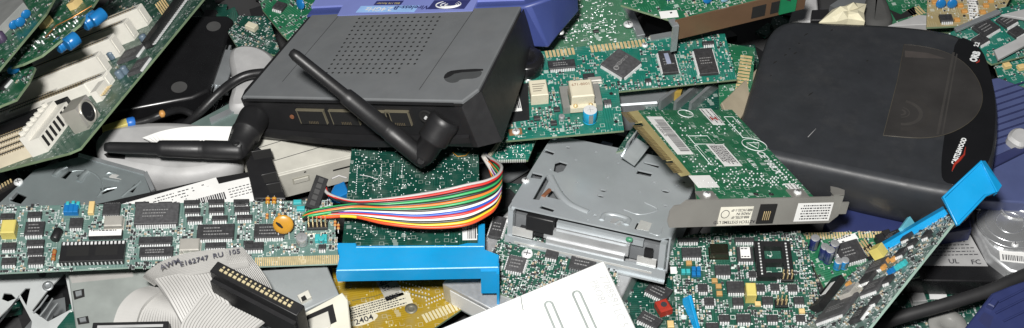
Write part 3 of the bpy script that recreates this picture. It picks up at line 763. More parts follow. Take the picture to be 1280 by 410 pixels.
slot(78, 128, 75, blackp, 8, 9, 'memory_socket', row=blackp)
ivory = mat('ivory socket', (.62, .55, .42), .5, var=.1)
for px, py in ((58,151), (54,160), (50,169), (46,178)): slot(px, py, 60, ivory, 4.6, 8, 'memory_socket', row=brc)
x, y = F.loc(62, 189); x1, y1 = F.loc(97, 143); L = y1-y                # white power plug with its row of slots
pc = part('power_connector', MB().box(x-9, y, 0, x-1, y1, 11), slotw, P); B.keep(x-5, (y+y1)/2, 11, L+2)
part('step', MB().box(x-14, y, 0, x-9, y1, 15), slotw, pc)
for i in range(7):
    yy = y+3+i*(L-4)/7; part('cavity', MB().box(x-1.2, yy, 2, x-.9, yy+(L-4)/7*.5, 10), mat('slot void', (0, 0, 0)), pc)
    part('peg', MB().box(x-14.4, yy, 15, x-11.5, yy+2.2, 17.5), slotw, pc)
x, y = F.loc(120, 152); sk = part('keyboard_socket', MB().box(x-13, y-8, 0, x-1, y+9, 16), mat('socket shell', (.50, .48, .43), .35, .5), P); B.keep(x-7, y, 16, 20)
part('barrel', MB().lathe([(7.9, 0), (7.9, .7), (6.6, .8), (6.4, .1)], (x-1, y+.5, 8), (1, 0, 0), 22), mat('socket shell', (0, 0, 0)), sk)
part('insert', MB().cyl((x-1, y+.5, 8), 6.4, .25, (1, 0, 0), 22), blackp, sk)
for a in np.linspace(.6, 2.6, 5): part('pin_hole', MB().cyl((x-.74, y+.5+3.6*math.cos(a), 8-3.6*math.sin(a)), .7, .08, (1, 0, 0), 8), mat('pin hole', (.08, .08, .08), .4, .5), sk)
part('side_tab', MB().box(x-1, y-9.5, 2, x-.2, y-7, 12), mat('socket shell', (0, 0, 0)), sk)
x, y = F.loc(141, 116); hd = part('white_header', MB().box(x-10, y-7, 0, x-5, y+7, 8), slotw, P); B.keep(x-6, y, 12, 16)
for i in range(5): part('pin', MB().box(x-5, y-5.5+i*2.5, 3, x-1, y-5+i*2.5, 3.6), gold, hd)
x0, y0 = F.loc(196, 57); x1, y1 = F.loc(250, -8); pr = part('edge_connector', MB().box(x0-9, y0, 0, x0-3, y1, 6), blackp, P); B.keep(x0-6, (y0+y1)/2, 10, y1-y0); b = MB()
for i in range(int((y1-y0)/2.54)): b.box(x0-3, y0+1+i*2.54, 1, x0-.5, y0+2.3+i*2.54, 1.8)
link('pins', b.mesh('pins', [tin]), pr)
for px, py, w_, h_ in ((165,70,16,16), (175,85,10,18), (195,42,10,14), (188,52,8,10)): B.chip(px, py, w_, h_, mm=True, sides='x', m=chipg)
for px, py in ((142,73), (182,52), (158,92), (152,97)): x, y = B.xy(px, py); part('coil', MB().lathe([(2.4, 0), (3, 1), (2.6, 2), (3, 3), (2.6, 4), (3, 5), (1.5, 6)], (x, y, 0), n=12), mat('coil grey blue', (.10, .14, .18), .4), P)
b = MB()
for i in range(5): x, y = B.xy(203+i*2.3, 18-i*2); b.box(x-.4, y-.4, 0, x+.4, y+.4, 9)
part('jumper_pins', b, gold, P)
B.smd(260, 5)

# boards heaped over its upper corner
F = plane('cornerb', (100,30), (140,15.3), 122, NM)
P = thing('circuit_board', F, 'board at the top left corner carrying a metal can and two tan blocks', 'circuit board')
ol = [F.loc(*p) for p in ((-12,90), (0,88), (28,80), (52,69), (76,50), (100,30), (122,-2), (135,-25), (60,-30), (-20,40))]
B = Bd(P, F, ol, GREEN)
x, y = F.loc(62, 10); can(P, x, y, 17, 20, 5, 'shield_can', m=steeld); B.keep(x, y, 20, 22)
screw(P, *F.loc(70, 14), 2.4, 6)
for px, py in ((59,32), (96,8)): B.put(blk, px, py, 6, 9, 5, tanc, 'tantalum_capacitor', box=(8, 10))
for (px, py), l in (((113,26), 11), ((90,52), 9), ((76,57), 6)):
    x, y = F.loc(px, py, -5); d = np.array([.5, .86, 0]); part('electrolytic_capacitor', MB().lathe([(4.2, -l/2), (4.8, -l/2+.5), (4.8, -l/2+1.5), (4.4, -l/2+1.9), (4.8, -l/2+2.3), (4.8, l/2-.4), (4.3, l/2)], (x, y, -4.6), d, 16), bluec, P)
x, y = F.loc(123, 22, -5); part('electrolytic_capacitor', MB().lathe([(4.2, -5), (4.6, -4), (4.6, 4), (4, 5)], (x, y, -4.6), (.5, .86, 0), 16), bluec, P)
cw = mat('bare copper wire', (.45, .20, .07), .35, .8)
part('wire', MB().tube([tuple(F.loc(*p))+(z,) for p, z in (((58,48), 1), ((75,38), 4), ((95,28), 4), ((118,12), 3))], .5, 6), cw, P)
pts = []
r = random.Random(8)
for k in range(60):
    t = r.random(); px, py = 8+t*92+r.uniform(-6, 3), 80-t*52+r.uniform(-9, 1); pts.append(F.loc(px, py))
dots(P, [p for p in pts if inside(p, ol)], .75, 1.3); B.smd(120, 6)
F = plane('cornera', (30,50), (70,35.3), 132, NM)
P = thing('circuit_board', F, 'topmost board in the top left corner with blue disc capacitors and a grey panel', 'circuit board')
ol = [F.loc(*p) for p in ((-18,105), (0,85), (57,17), (72,-10), (10,-30), (-40,20))]
B = Bd(P, F, ol, GREEN)
gp = [F.loc(*p) for p in ((-20,50), (2,47), (36,12), (27,-6), (-20,-10))]; part('grey_panel', MB().prism(gp, .1, 6, .5), mat('panel grey', (.34, .35, .34), .5, .2), P)
for p in gp: B.keep(p[0], p[1], 6, 6)
B.keep(sum(p[0] for p in gp)/5, sum(p[1] for p in gp)/5, 24, 30)
for px, py, rr in ((21,37,3.6), (29,34,3.8), (36,24,3.6)): B.put(disc, px, py, rr, bluec, rz=.9, tilt=.5, box=(8, 6), legs=1.2)
x, y = F.loc(4, 52); part('coil', MB().lathe([(3, 0), (3.6, 1), (3.6, 6), (2.5, 7)], (x, y, 0), n=14), mat('plum plastic', (.05, .035, .07), .4), P)
B.smd(110, 9)
F = plane('cornerc', (20,112), (60,97.3), 112, NM)
P = thing('circuit_board', F, 'small green board corner jutting in at the left edge above the memory sockets', 'circuit board')
ol = [F.loc(*p) for p in ((-20,143), (0,132), (20,124), (36,102), (44,84), (10,78), (-30,90))]
B = Bd(P, F, ol, GREEN)
B.put(disc, 22, 92, 4.2, bluec, rz=.5, tilt=.6, legs=1); B.chip(6, 108, 7, 10, mm=True, sides='x'); B.smd(60, 3)

# ============================================================ black box with a D-shaped socket
F = plane('blackbox', (232,122), (262,116), 40)
P = thing('drive_box', F, 'glossy black box with round grey stickers and a D-shaped socket, behind the motherboard', 'disk drive')
ol = inplane([(110,146), (240,122), (262,112), (292,24), (284,19), (150,19)], F)
part('case', MB().prism(ol, -34, 0), blacks, P, bevel=2)
for px, py, rr in ((267,33,5.2), (224,109,5.6)): x, y = F.loc(px, py); part('round_sticker', MB().cyl((x, y, 0), rr, .15, n=24), mat('grey sticker', (.055, .055, .055), .6), P)
u, v = np.array(F.loc(268,98)), np.array(F.loc(288,40)); d = (v-u)/np.linalg.norm(v-u); nn = np.array([d[1], -d[0]])
dq = lambda s_, o_, z: (*(u+d*s_+nn*o_), z)
dsub = part('d_socket', MB().add([dq(a, o_, z) for o_ in (-2, 8) for a, z in ((0, -16), (32, -16), (34, -4), (-2, -4))], [(3,2,1,0), (4,5,6,7), (0,1,5,4), (1,2,6,5), (2,3,7,6), (3,0,4,7)]), steel, P)
part('face', MB().add([dq(a, o_, z) for o_ in (7.9, 8.3) for a, z in ((2.5, -14), (29.5, -14), (31, -6), (1, -6))], [(3,2,1,0), (4,5,6,7), (0,1,5,4), (1,2,6,5), (2,3,7,6), (3,0,4,7)]), blackp, dsub)
pb = MB()
for i in range(12):
    for zz in (-8, -12): c = dq(4+i*2.1, 8.3, zz); pb.cyl(c, .45, .3, (*nn, 0), 6)
part('contacts', pb, tin, dsub)
part('flange', MB().add([dq(a, o_, z) for o_ in (0, 1.6) for a, z in ((-9, -18), (41, -18), (41, -6), (-9, -6))], [(3,2,1,0), (4,5,6,7), (0,1,5,4), (1,2,6,5), (2,3,7,6), (3,0,4,7)]), steel, dsub)
for a in (-5.5, 37.5): part('jack_screw', MB().lathe([(2.4, 0), (2.4, 4), (1.2, 4.2)], dq(a, 1, -12), (*nn, 0), 6), tin, dsub)

# lead with a yellow tag
T, F = wthing('power_lead', at(165, 156, 44), 'short black lead with a blue collar and yellow flat tag beside the black box', 'cable')
M0 = np.array(F.o)*1000
W_ = lambda pts: [tuple(np.array(p)-M0) for p in path(pts)]
part('wire', MB().tube(W_([(166,155,46), (185,150,48), (203,143,50), (228,138,42), (250,150,32)]), 2.6, 8), blackp, T)
p0, p1 = np.array(at(128, 164, 45))*1000-M0, np.array(at(160, 154, 47))*1000-M0; d = p1-p0; d[2] = 0; d /= np.linalg.norm(d); s_ = np.array([-d[1], d[0], 0])
yb = MB(); yb.add([tuple(p+s_*a+np.array([0, 0, c])) for p in (p0, p1) for a, c in ((-3, -2), (3, -2), (3, 2.5), (-3, 2.5))], [(0,1,2,3), (7,6,5,4), (1,0,4,5), (2,1,5,6), (3,2,6,7), (0,3,7,4)])
part('tag', yb, mat('yellow plastic', (.52, .44, .13), .5), T, bevel=.6)
part('collar', MB().lathe([(3.4, 0), (3.8, 1), (3.8, 4.5), (3, 5.5)], p1-d*.5, d, 10), mat('blue collar', (.02, .13, .45), .4), T)
part('bead', MB().lathe([(1, 0), (2.6, 1), (2.6, 3), (1, 4)], np.array(at(199, 143, 52))*1000-M0, d, 10), orangec, T)

# ============================================================ pale plastic shells, cable, paper between box and router
F = plane('shellA', (150,205), (250,200), 48)
P = thing('plastic_shell', F, 'pale grey rounded plastic shell with a dark slot, under the left antenna', 'plastic cover')
ol = chaikin([F.loc(*p) for p in ((116,184), (118,166), (140,153), (190,148), (250,150), (300,165), (306,205), (230,222), (170,214), (130,205))], 3)
part('case', shell(ol, [(-26, 3), (-10, 0), (-4, .8), (-1, 3), (0, 7)]), greyp, P)
sl = [F.loc(*p) for p in ((130,193), (136,190), (157,194), (156,199), (134,197))]; part('slot', MB().prism(sl, .02, .15), mat('slot void', (0, 0, 0)), P)
F = plane('shellB', (300,110), (340,110), 46)
P = thing('plastic_shell', F, 'light grey curved plastic cover wedged between the black box and the router', 'plastic cover')
ol = chaikin([F.loc(*p) for p in ((282,62), (300,52), (330,56), (352,76), (345,110), (310,135), (280,135), (292,100))], 3)
part('case', shell(ol, [(-30, 0), (-6, 0), (-2, 1), (0, 4)]), greyp, P)
T, F = wthing('black_cable', at(300, 100, 58), 'black cable looping over the pale plastic left of the router', 'cable'); M0 = np.array(F.o)*1000
W_ = lambda pts: [tuple(np.array(p)-M0) for p in path(pts)]
part('sheath', MB().tube(W_([(228,160,30), (250,140,42), (272,118,50), (292,102,52), (312,93,54), (343,90,56)]), 3.2, 10), blackp, T)
T, F = wthing('paper_sheet', at(230, 170, 62), 'white paper scrap curling under the left antenna', 'paper'); M0 = np.array(F.o)*1000
A_ = crom([np.array(at(x, y, z))*1000-M0 for x, y, z in ((178,172,54), (205,163,60), (240,158,62), (290,158,60))], 5); C_ = crom([np.array(at(x, y, z))*1000-M0 for x, y, z in ((190,178,52), (208,179,56), (240,181,58), (283,181,56))], 5)
b = MB(); n = len(A_); v = []
for s_ in (0, -.25):
    for a, c in zip(A_, C_): v += [a+np.array([0, 0, s_]), c+np.array([0, 0, s_])]
b.add(v, [(2*i, 2*i+1, 2*i+3, 2*i+2) for i in range(n-1)]+[(2*n+2*i+2, 2*n+2*i+3, 2*n+2*i+1, 2*n+2*i) for i in range(n-1)]); part('sheet', b, white, T)
F = plane('stripe', (200,165), (300,120), 40)
P = thing('circuit_board', F, 'strip of grey green board showing between the paper scrap and the router', 'circuit board')
part('substrate', MB().prism(inplane([(175,176), (230,160), (300,122), (330,140), (300,170), (200,190)], F), -1.6, 0), mat('grey green board', (.10, .14, .13), .4), P)
part('rail', MB().prism(inplane([(262,150), (300,132), (301,138), (264,156)], F), 0, 2), steel, P)

# ============================================================ stamped metal chassis at the left
F = plane('chassisF', (44,213), (98,197), 48, (.0, -.06, 1))
P = thing('metal_chassis', F, 'stamped grey metal drive chassis with slots, behind the long card at the left', 'metal chassis')
ol = inplane([(-20,272), (44,212), (98,196), (180,219), (188,240), (150,262), (60,285)], F)
stm = mat('zinc steel blue grey', (.33, .375, .385), .36, .65, vs=30, grime=.08)
HOLES = [inplane(p, F) for p in ([(76,222), (86,213), (91,214), (82,224)], [(125,235), (138,233), (144,237), (128,243)], [(95,219), (100,217), (101,220), (97,221)], [(160,239), (168,230), (172,232), (166,241)], [(12,251), (22,241), (34,246), (26,255)])]
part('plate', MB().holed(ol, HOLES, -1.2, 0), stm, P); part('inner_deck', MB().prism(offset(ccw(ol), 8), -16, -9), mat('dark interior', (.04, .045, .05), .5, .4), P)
u, v, w_ = F.loc(98,196), F.loc(180,219), F.loc(189,240)
lp = MB(); lp.prism([u, v, (v[0]+1.5, v[1]+2.5), (u[0]+1, u[1]+2.6)], -14, .8); lp.prism([v, w_, (w_[0]+2.6, w_[1]+1), (v[0]+2.6, v[1]+2.4)], -14, .8); part('folded_rim', lp, steel, P)
def hole(pts, nm='slot', m_=None, z=.05): return part(nm, MB().prism(inplane(pts, F), .01, z), m_ or mat('slot void', (0, 0, 0)), P)
for pts, rr in ((((68,220), (74,212), (84,208)), 2.6), (((99,227), (104,219), (110,214)), 2.6), (((122,246), (126,240), (134,236), (146,234)), 1.0), (((152,246), (160,239), (170,232), (176,226)), 1.0), (((130,222), (138,224), (150,226)), 1.2), (((132,218), (136,215), (144,217)), 1.2)):
    part('embossed_rib', MB().tube([tuple(F.loc(*p))+(-.4*rr,) for p in pts], rr, 8), stm, P)
arc = [tuple(F.loc(95, 238)) for _ in (0,)][0]
part('embossed_arc', MB().tube([(arc[0]+17*math.cos(a), arc[1]+17*math.sin(a), -.35) for a in np.linspace(-.6, 1.5, 14)], .8, 6), stm, P)
hole([(136,221), (141,217), (149,219), (145,222), (152,224), (148,226), (140,225)], 'bright_cutout', mat('bright steel', (.7, .7, .68), .3, .5)); screw(P, *F.loc(23, 228), 3)
part('twist_tab', MB().prism(inplane([(12,250), (22,240), (24,241), (16,250)], F), 0, 2.5), steel, P)
b = MB(); 
for i in range(6): x, y = F.loc(-2+i*4, 234-i*2); b.box(x-.6, y-.6, 0, x+.6, y+.6, 3)
F2 = plane('combF', (0,234), (20,224), 44)
P2 = thing('pin_strip', F2, 'dark pin strip with brass pins at the left edge under the motherboard', 'connector')
part('base', MB().prism(inplane([(-15,246), (18,226), (20,232), (-15,252)], F2), -10, 0), blackp, P2); b = MB()
for i in range(6): x, y = F2.loc(-3+i*3.4, 237-i*1.9); b.box(x-.5, y-.5, 0, x+.5, y+.5, 2.5)
part('pins', b, gold, P2)

# ============================================================ black drive with white labels
F = plane('labeldrive', (118,253), (270,221), 54)
P = thing('labelled_drive', F, 'flat black drive with two white barcode labels behind the long card', 'disk drive')
part('case', MB().prism(inplane([(112,256), (270,221), (322,212), (345,262), (120,300)], F), -18, 0), blackp, P, bevel=1.2)
def lab(px, z, seed, bar=None):
    pl = inplane(px, F); o = part('label', MB().prism(pl, z, z+.2), white, P); bb = MB(); r = random.Random(seed)
    u, v, w_ = np.array(pl[0]), np.array(pl[1]), np.array(pl[-1]); 
    return o, u, v-u, w_-u
o, u, e1, e2 = lab([(150,256), (270,222), (274,231), (250,262)], .05, 1)
b = MB(); r = random.Random(5); l1 = np.linalg.norm(e1); d1 = e1/l1; n1 = np.array([d1[1], -d1[0]])
for row in range(5):
    s_ = 14+row*6
    while s_ < l1*.93:
        l = .6+1.8*r.random(); c = u+d1*s_+n1*(3+row*2.6); e = c+d1*l
        if r.random() < .75: b.prism([tuple(c), tuple(e), tuple(e+n1*.8), tuple(c+n1*.8)], .26, .3)
        s_ += l+.7
part('print', b, ink, o)
o, u, e1, e2 = lab([(228,258), (245,237), (311,222), (324,262)], .3, 2)
u = np.array(F.loc(258, 250)); v = np.array(F.loc(312, 236)); d1 = (v-u)/np.linalg.norm(v-u); n1 = np.array([-d1[1], d1[0]]); b = MB(); s_ = -6
while s_ < 12: l = .4+.8*r.random(); c = u+d1*s_; e = c+d1*l; b.prism([tuple(c-n1*4), tuple(e-n1*4), tuple(e+n1*2.5), tuple(c+n1*2.5)], .52, .56); s_ += l+.5
for row in range(4):
    s_ = 15
    while s_ < 30: l = .6+1.6*r.random(); c = u+d1*s_+n1*(-4+row*2.4); e = c+d1*l; b.prism([tuple(c), tuple(e), tuple(e+n1*.7), tuple(c+n1*.7)], .52, .56); s_ += l+.8
part('print', b, ink, o)
part('end_frame', MB().prism(inplane([(308,207), (322,186), (340,200), (358,252), (318,252)], F), -14, 3), blackp, P, bevel=.8)
for px in ([(327,219), (345,215), (348,226), (331,229)], [(333,231), (350,228), (353,240), (338,242)], [(314,190), (338,186), (341,196), (318,200)]):
    part('hole', MB().prism(inplane(px, F, 3), 3.02, 3.1), mat('slot void', (0, 0, 0)), P); part('rim', MB().tube([(x, y, 3.1) for x, y in inplane([px[0], px[1], px[2]], F, 3)], .35, 4), mat('bezel edge', (.05, .05, .05), .4), P)

# ============================================================ beige floppy drive under the router
F = plane('beigedrive', (347,218), (440,195), 44, (-.03, -.06, 1))
P = thing('floppy_drive', F, 'beige fronted drive with an eject slot, under the router beside the green board', 'disk drive')
ol = inplane([(300,192), (347,218), (446,193), (452,150), (340,150)], F)
part('case', MB().prism(ol, -22, 0), beige, P, bevel=.8)
u, v = np.array(F.loc(347,218)), np.array(F.loc(446,193)); d = (v-u)/np.linalg.norm(v-u); nn = np.array([d[1], -d[0]])
fr = MB(); P8 = lambda s0, s1, o0, o1, z0, z1: [(*(u+d*s+nn*o_), z) for z in (z0, z1) for s, o_ in ((s0, o1), (s1, o1), (s1, o0), (s0, o0))]
QF = [(3,2,1,0), (4,5,6,7), (0,1,5,4), (1,2,6,5), (2,3,7,6), (3,0,4,7)]
L = np.linalg.norm(v-u); fo = part('bezel', MB().add(P8(-.5, L+1, 0, 2, -23, .5), QF), beige, P, bevel=.5)
part('eject_slot', MB().add(P8(8.5, 20, 1.9, 2.2, -11.5, -5.5), QF), mat('slot beige shade', (.33, .32, .27), .6), fo)
part('eject_button', MB().add(P8(9.5, 19, 2.1, 2.8, -10.5, -7), QF), beige, fo)
part('lamp', MB().add(P8(17, 18.5, 1.9, 2.2, -2.5, -1.5), QF), mat('slot void', (0, 0, 0)), fo)
part('disk_slot', MB().add(P8(36, L, 1.9, 2.1, -8.5, -7), QF), mat('slot void', (0, 0, 0)), fo)
for a, c in (((336,203), (420,178)), ((352,176), (300,192))):
    p, q_ = np.array(F.loc(*a)), np.array(F.loc(*c)); dd = (q_-p)/np.linalg.norm(q_-p); n_ = np.array([-dd[1], dd[0]])*.25
    part('seam', MB().prism([tuple(p+n_), tuple(p-n_), tuple(q_-n_), tuple(q_+n_)], .02, .06), mat('seam shadow line', (0, 0, 0)), P)

# ============================================================ long card across the left
F = plane('isa', (0,341), (420,329), 76, (.03, -.06, 1))
P = thing('expansion_card', F, 'long pale teal card crowded with chips, lying across the left side', 'circuit board')
ol = inplane([(-40,342), (0,341), (160,334), (310,333), (424,329), (414,250), (0,258), (-40,259)], F)
B = Bd(P, F, ol, PALE)
for a in ((44,288,24,16), (96,281,17,12), (140,264,22,14), (10,273,18,7), (44,271,18,7), (178,257,17,4), (207,257,17,4), (270,292,46,18), (195,303,42,9), (196,317,42,12), (12,310,18,8), (12,329,18,8), (45,306,22,7), (45,317,20,8), (46,328,20,9), (12,288,10,8),
          (337,291,38,17), (318,310,24,9), (403,311,9,6), (311,306,12,5), (270,309,26,7), (301,257,12,5)):
    B.chip(*a)
for cx, cy in ((240,256), (271,255), (302,255), (241,266), (271,265), (303,264), (244,276), (275,275), (306,274)): B.chip(cx, cy, 19, 6)
B.chip(197, 271, 54, 26, t=4, n=18, m=chipg)
o = B.put(can, 143, 281, 11, 8, 4, box=(13, 10)); B.put(can, 238, 311, 12, 9, 4.5, box=(13, 11))
B.put(blk, 13, 291, 8.5, 10, 7, yellowp, 'film_capacitor', box=(10, 12), c=.6)
for i in range(3): B.put(blk, 84+i*6, 264, 3, 7, 4, bluec, 'trimmer_block', box=(4, 8), c=.5)
for px, py in ((86,259), (93,258), (99,259)): B.put(blk, px, py, 2, 2.5, 4.5, cyanc, 'bead', box=(2, 2))
B.put(blk, 115, 262, 3.5, 9, 3, tanc, 'tantalum_capacitor', box=(5, 9))
x, y = B.xy(117, 319); sok = part('chip_socket', MB().cbox(38, 15, 4.5, .3), blackp, P, (x, y, .05)); B.keep(x, y, 40, 17)
part('opening', MB().box(-15, -3.5, 4.5, -2, 3.5, 4.55).box(2, -3.5, 4.5, 15, 3.5, 4.55), mat('slot void', (0, 0, 0)), sok)
b = MB()
for i in range(16): b.box(-18+i*2.35, 4.6, 4.5, -16.7+i*2.35, 6.6, 4.9); b.box(-18+i*2.35, -7.6, .4, -17.2+i*2.35, -7.4, 3)
part('contacts', b, tin, sok)
sticker(P, *B.xy(133, 296), 19.5, 4.6, .0, lines=1, seed=4, z=4.2, txt=None); x, y = B.xy(133, 296); B.keep(x, y, 21, 6); part('labelled_chip', MB().cbox(20, 5, 4.1, .2), chipm, P, (x, y, .05))
B.put(axial, 68, 321, 8, 1.4, mat('amber diode', (.30, .13, .04), .3), 'diode', rz=math.pi/2, box=(4, 14))
x, y = B.xy(72, 297); part('electrolytic_capacitor', MB().lathe([(2.4, -4), (2.8, -3.5), (2.8, 3.5), (2.2, 4)], (x, y, 3), (.25, .97, 0), 14), blackp, P); B.keep(x, y, 6, 8)
oc = B.put(disc, 355, 299, 6.4, mat('amber capacitor', (.46, .23, .025), .35), tilt=-.55, legs=3.2, th=.28, box=(12, 8))
part('crack', MB().tube([(-.3, -2.0, 8.2), (-2.2, -1.9, 10.2), (-4.2, -1.3, 11.6)], .8, 6, rs=[.5, 1.0, .5]), mat('slot void', (0, 0, 0)), oc)
B.put(ecap, 378, 304, 3.6, 6.5, alu, alu, box=(8, 8)); B.put(ecap, 402, 303, 2, 4.5, cyanc, cyanc, box=(5, 5)); B.put(blk, 397, 300, 3, 5, 3, cyanc, 'bead'); B.put(blk, 406, 300, 3, 5, 3, cyanc, 'bead')
B.put(header, 397, 284, 5, 2, box=(14, 7), hp=9)
for px, py, rz in ((335,253,0), (343,253,0)): B.put(axial, px, py, 4.5, 1.5, mat('amber capacitor', (0, 0, 0)), rz=math.pi/2, box=(4, 8))
for px, py in ((334,272), (349,272), (419,281), (423,285)): B.put(axial, px, py, 4, 1, orangec, rz=math.pi/2, box=(3, 8))
for px, py in ((372,254), (376,262)): B.put(blk, px, py, 5, 3, 2, cyanc, 'bead')
u, v = F.loc(318,333), F.loc(424,329.5); fingers(P, u, v, 42, 6.5, 1); B.keep((u[0]+v[0])/2, (u[1]+v[1])/2+3, v[0]-u[0], 10)
for i in range(40): B.keep(u[0]+(v[0]-u[0])*i/40, u[1]+(v[1]-u[1])*i/40+3.5, 4, 9)
B.smd(950, 21, cell=1.65)

# ============================================================ green board, solder side up, with a blue plastic bracket
F = fit('green_mid', [(428,303),(597,300),(597,178),(440,178)], 62, (84,92), (.1,.1), 12)
P = thing('expansion_card', F, 'dark green card lying solder side up, framed by a bright blue plastic bracket', 'circuit board')
ol = inplane([(427,312), (600,308), (598,170), (441,170)], F)
B = Bd(P, F, ol, DARKG); pts = []; r = random.Random(2)
for x0, y0, y1 in ((447,206,244), (477,206,236), (489,206,223), (503,206,223), (455,238,244), (506,290,302), (464,285,292)):
    for y in np.arange(y0, y1, 2.6): pts.append(F.loc(x0-(y-y0)*.06, y))
for k in range(330): pts.append((r.uniform(2, F.W-2), r.uniform(4, F.H+2)))
dots(P, [p for p in pts if inside(p, ol)], .42, .45)
part('jumper_wire', MB().tube([tuple(F.loc(*p))+(1,) for p in ((450,220), (462,222), (472,226))], .25, 5), tin, P)
part('jumper_wire', MB().tube([tuple(F.loc(*p))+(1,) for p in ((566,192), (572,197), (582,196), (587,191))], .3, 5), mat('amber capacitor', (0, 0, 0)), P)
sticker(P, *F.loc(587, 288), 9, 17, .02, bar=(.35, .95, .06, .94), lines=0, seed=3)
z5 = 5
bp = inplane([(420,303), (445,303), (446,307), (571,306), (584,303), (597,303), (598,279), (606,279), (606,311), (624,318), (623,336), (420,340), (424,320)], F, z5)
bo = part('plastic_bracket', MB().prism(bp, -1, z5, .6), cyanb, P)
u, v = F.loc(421, 337, z5), F.loc(623, 333, z5); part('lip', MB().prism([(u[0], u[1]-2.2), (v[0], v[1]-2.2), (v[0], v[1]+.6), (u[0], u[1]+.6)], -3, z5+1.6, .5), cyanb, bo)
u, v = F.loc(445, 309, z5), F.loc(605, 308, z5); part('ridge', MB().prism([(u[0], u[1]-.5), (v[0], v[1]-.5), (v[0], v[1]+.9), (u[0], u[1]+.9)], z5-.2, z5+.5, .3), cyanb, bo)
x0, y0 = F.loc(601, 338, z5); x1 = F.loc(624, 337, z5)[0]
hk = MB(); hk.box(x0, y0-1, -14, x1, y0+2, z5-.1); hk.box(x1-1.6, y0-3, -26, x1, y0+6, z5-.2); part('hook', hk, cyanb, bo)
x0, y0 = F.loc(599, 280, z5); x1, y1 = F.loc(606, 311, z5); part('arm_flange', MB().box(x1-1.2, y1, -8, x1, y0, z5-.1), cyanb, bo)

# rainbow of loose wires
T, F = wthing('rainbow_wires', at(500, 262, 72), 'bundle of rainbow coloured wires arching over the green card', 'cable'); M0 = np.array(F.o)*1000
def wm(n, c): return mat('wire '+n, c, .38, var=.04)
WC = [wm('grey', (.42, .41, .40)), wm('red', (.55, .03, .025)), wm('black', (.02, .02, .02)), wm('green', (.03, .33, .10)), wm('black', (0, 0, 0)), wm('orange', (.72, .18, .03)), wm('green', (0, 0, 0)), wm('black', (0, 0, 0)), wm('white', (.74, .72, .68)), wm('blue', (.02, .09, .45)), wm('red', (0, 0, 0)), wm('white', (0, 0, 0)), wm('black', (0, 0, 0)), wm('yellow', (.72, .52, .03)), wm('vermilion', (.68, .08, .02))]
r = random.Random(6)
for i, m_ in enumerate(WC):
    t = i/14; j = lambda s_: r.uniform(-s_, s_)
    if i < 3: st = [(404+i*2, 228+i*3, 76), (410+i*2, 242+i*2, 78)]
    elif i < 8: st = [(379, 267+i*.9+j(1), 78), (392, 264+(i-3)*1.3+j(1), 81)]
    else: st = [(384, 268+j(2), 79), (404, 267+(i-8)*.7, 79)]
    pts = st+[(440, 251+19*min(1, t*1.25)+j(.6), 81), (480, 249+30*t+j(.6), 83), (520, 244+40*t+j(.5), 83), (555, 238+46*t, 83), (585, 231+49*t, 84), (608, 226+45*t-2*t*t, 84), (622-3*t*t, 219+40*t, 82), (627-2*t, 209+32*t, 78), (620-4*t, 202+20*t, 70), (606+j(3), 196+j(4), 60)]
    P_ = [tuple(np.array(p)-M0) for p in path(pts, 6)]; part('wire', MB().tube(P_, 1.05, 8), m_, T)
G = plane('plug', (386,262), (403,215), 74, (.25, -.35, .9))
pg = MB().box(0, -5, -6, 22, 3, 4); part('plug', pg.xform(G, F), blackp, T)
hb_ = MB()
for i in range(5): hb_.box(2+i*4, -2.4, 4, 5+i*4, .8, 4.06)
part('plug_holes', hb_.xform(G, F), mat('bezel edge', (.05, .05, .05), .4), T)
F2 = plane('bluebit', (415,240), (435,226), 58)
P2 = thing('blue_clip', F2, 'small blue plastic clip behind the rainbow wires', 'clip')
part('clip', MB().prism(inplane([(410,246), (418,231), (430,226), (436,240), (424,246)], F2), -6, 0, .6), bluec, P2); part('wire_loop', MB().tube([tuple(F2.loc(*p))+(2,) for p in ((415,226), (424,222), (434,225))], .6, 6), wm('grey', (0, 0, 0)), P2)

# ============================================================ floppy mechanism in the middle
F = fit('floppy', [(637,255),(836,303),(880,205),(690,170)], 66, (101,100), (.03,.1), 15); W, H = F.W, F.H
P = thing('drive_mechanism', F, 'open grey metal floppy mechanism with punched top plate in the middle', 'disk drive')
fm = mat('galvanised plate', (.44, .475, .495), .34, .4, vs=25, var=.1, grime=.09)
HOLES = []; top_at = [(2, 0), (W-6, 0), (W, 5), (W, H), (4, H), (0, H-8), (0, 6)]
sd = MB().box(-.2, 0, -26, 1.0, H-8, -1.2); part('side_wall', sd, fm, P); part('side_wall', MB().box(W-1, 3, -26, W+.2, H, -1.2), fm, P)
part('base_plate', MB().box(1, -3, -27, W-1, H-4, -25.5), fm, P); part('inner_deck', MB().box(1, 5, -22, W-1, H-6, -8), mat('mid interior', (.20, .21, .22), .45, .4), P)
fl_ = MB(); fl_.box(-.5, -4, -27.2, W+.5, -2.8, -19.5); fl_.box(-.5, -5.5, -28.4, W+.5, -2.8, -27.2); part('front_lip', fl_, fm, P)
part('lip_groove', MB().box(6, -4.15, -24, W-8, -4, -22.5), mat('bright steel', (.7, .7, .68), .3, .5), P)
tr_ = MB(); tr_.box(24, -1.5, -17, 78, 2, -10); tr_.box(26, -3, -19.5, 76, -1.5, -16.2); part('shutter_bar', tr_, mat('satin aluminium', (.58, .59, .60), .35, .6), P)
part('carriage', MB().box(12, -2, -14, 30, 10, -3), blackp, P, bevel=.8)
part('carriage_lug', MB().box(8, 0, -18, 26, 3, -14), blackp, P); part('white_tab', MB().box(4, -2.6, -19, 17, -1, -13.5), mat('bright steel', (0, 0, 0)), P); part('white_tab', MB().box(84, -2.6, -20, 96, -1, -14.5), mat('bright steel', (0, 0, 0)), P)
part('corner_post', MB().box(W-5, -3, -26, W-1.2, 2, -1.3), fm, P); part('corner_post', MB().box(1.2, -3, -26, 4, 2, -1.3), fm, P)
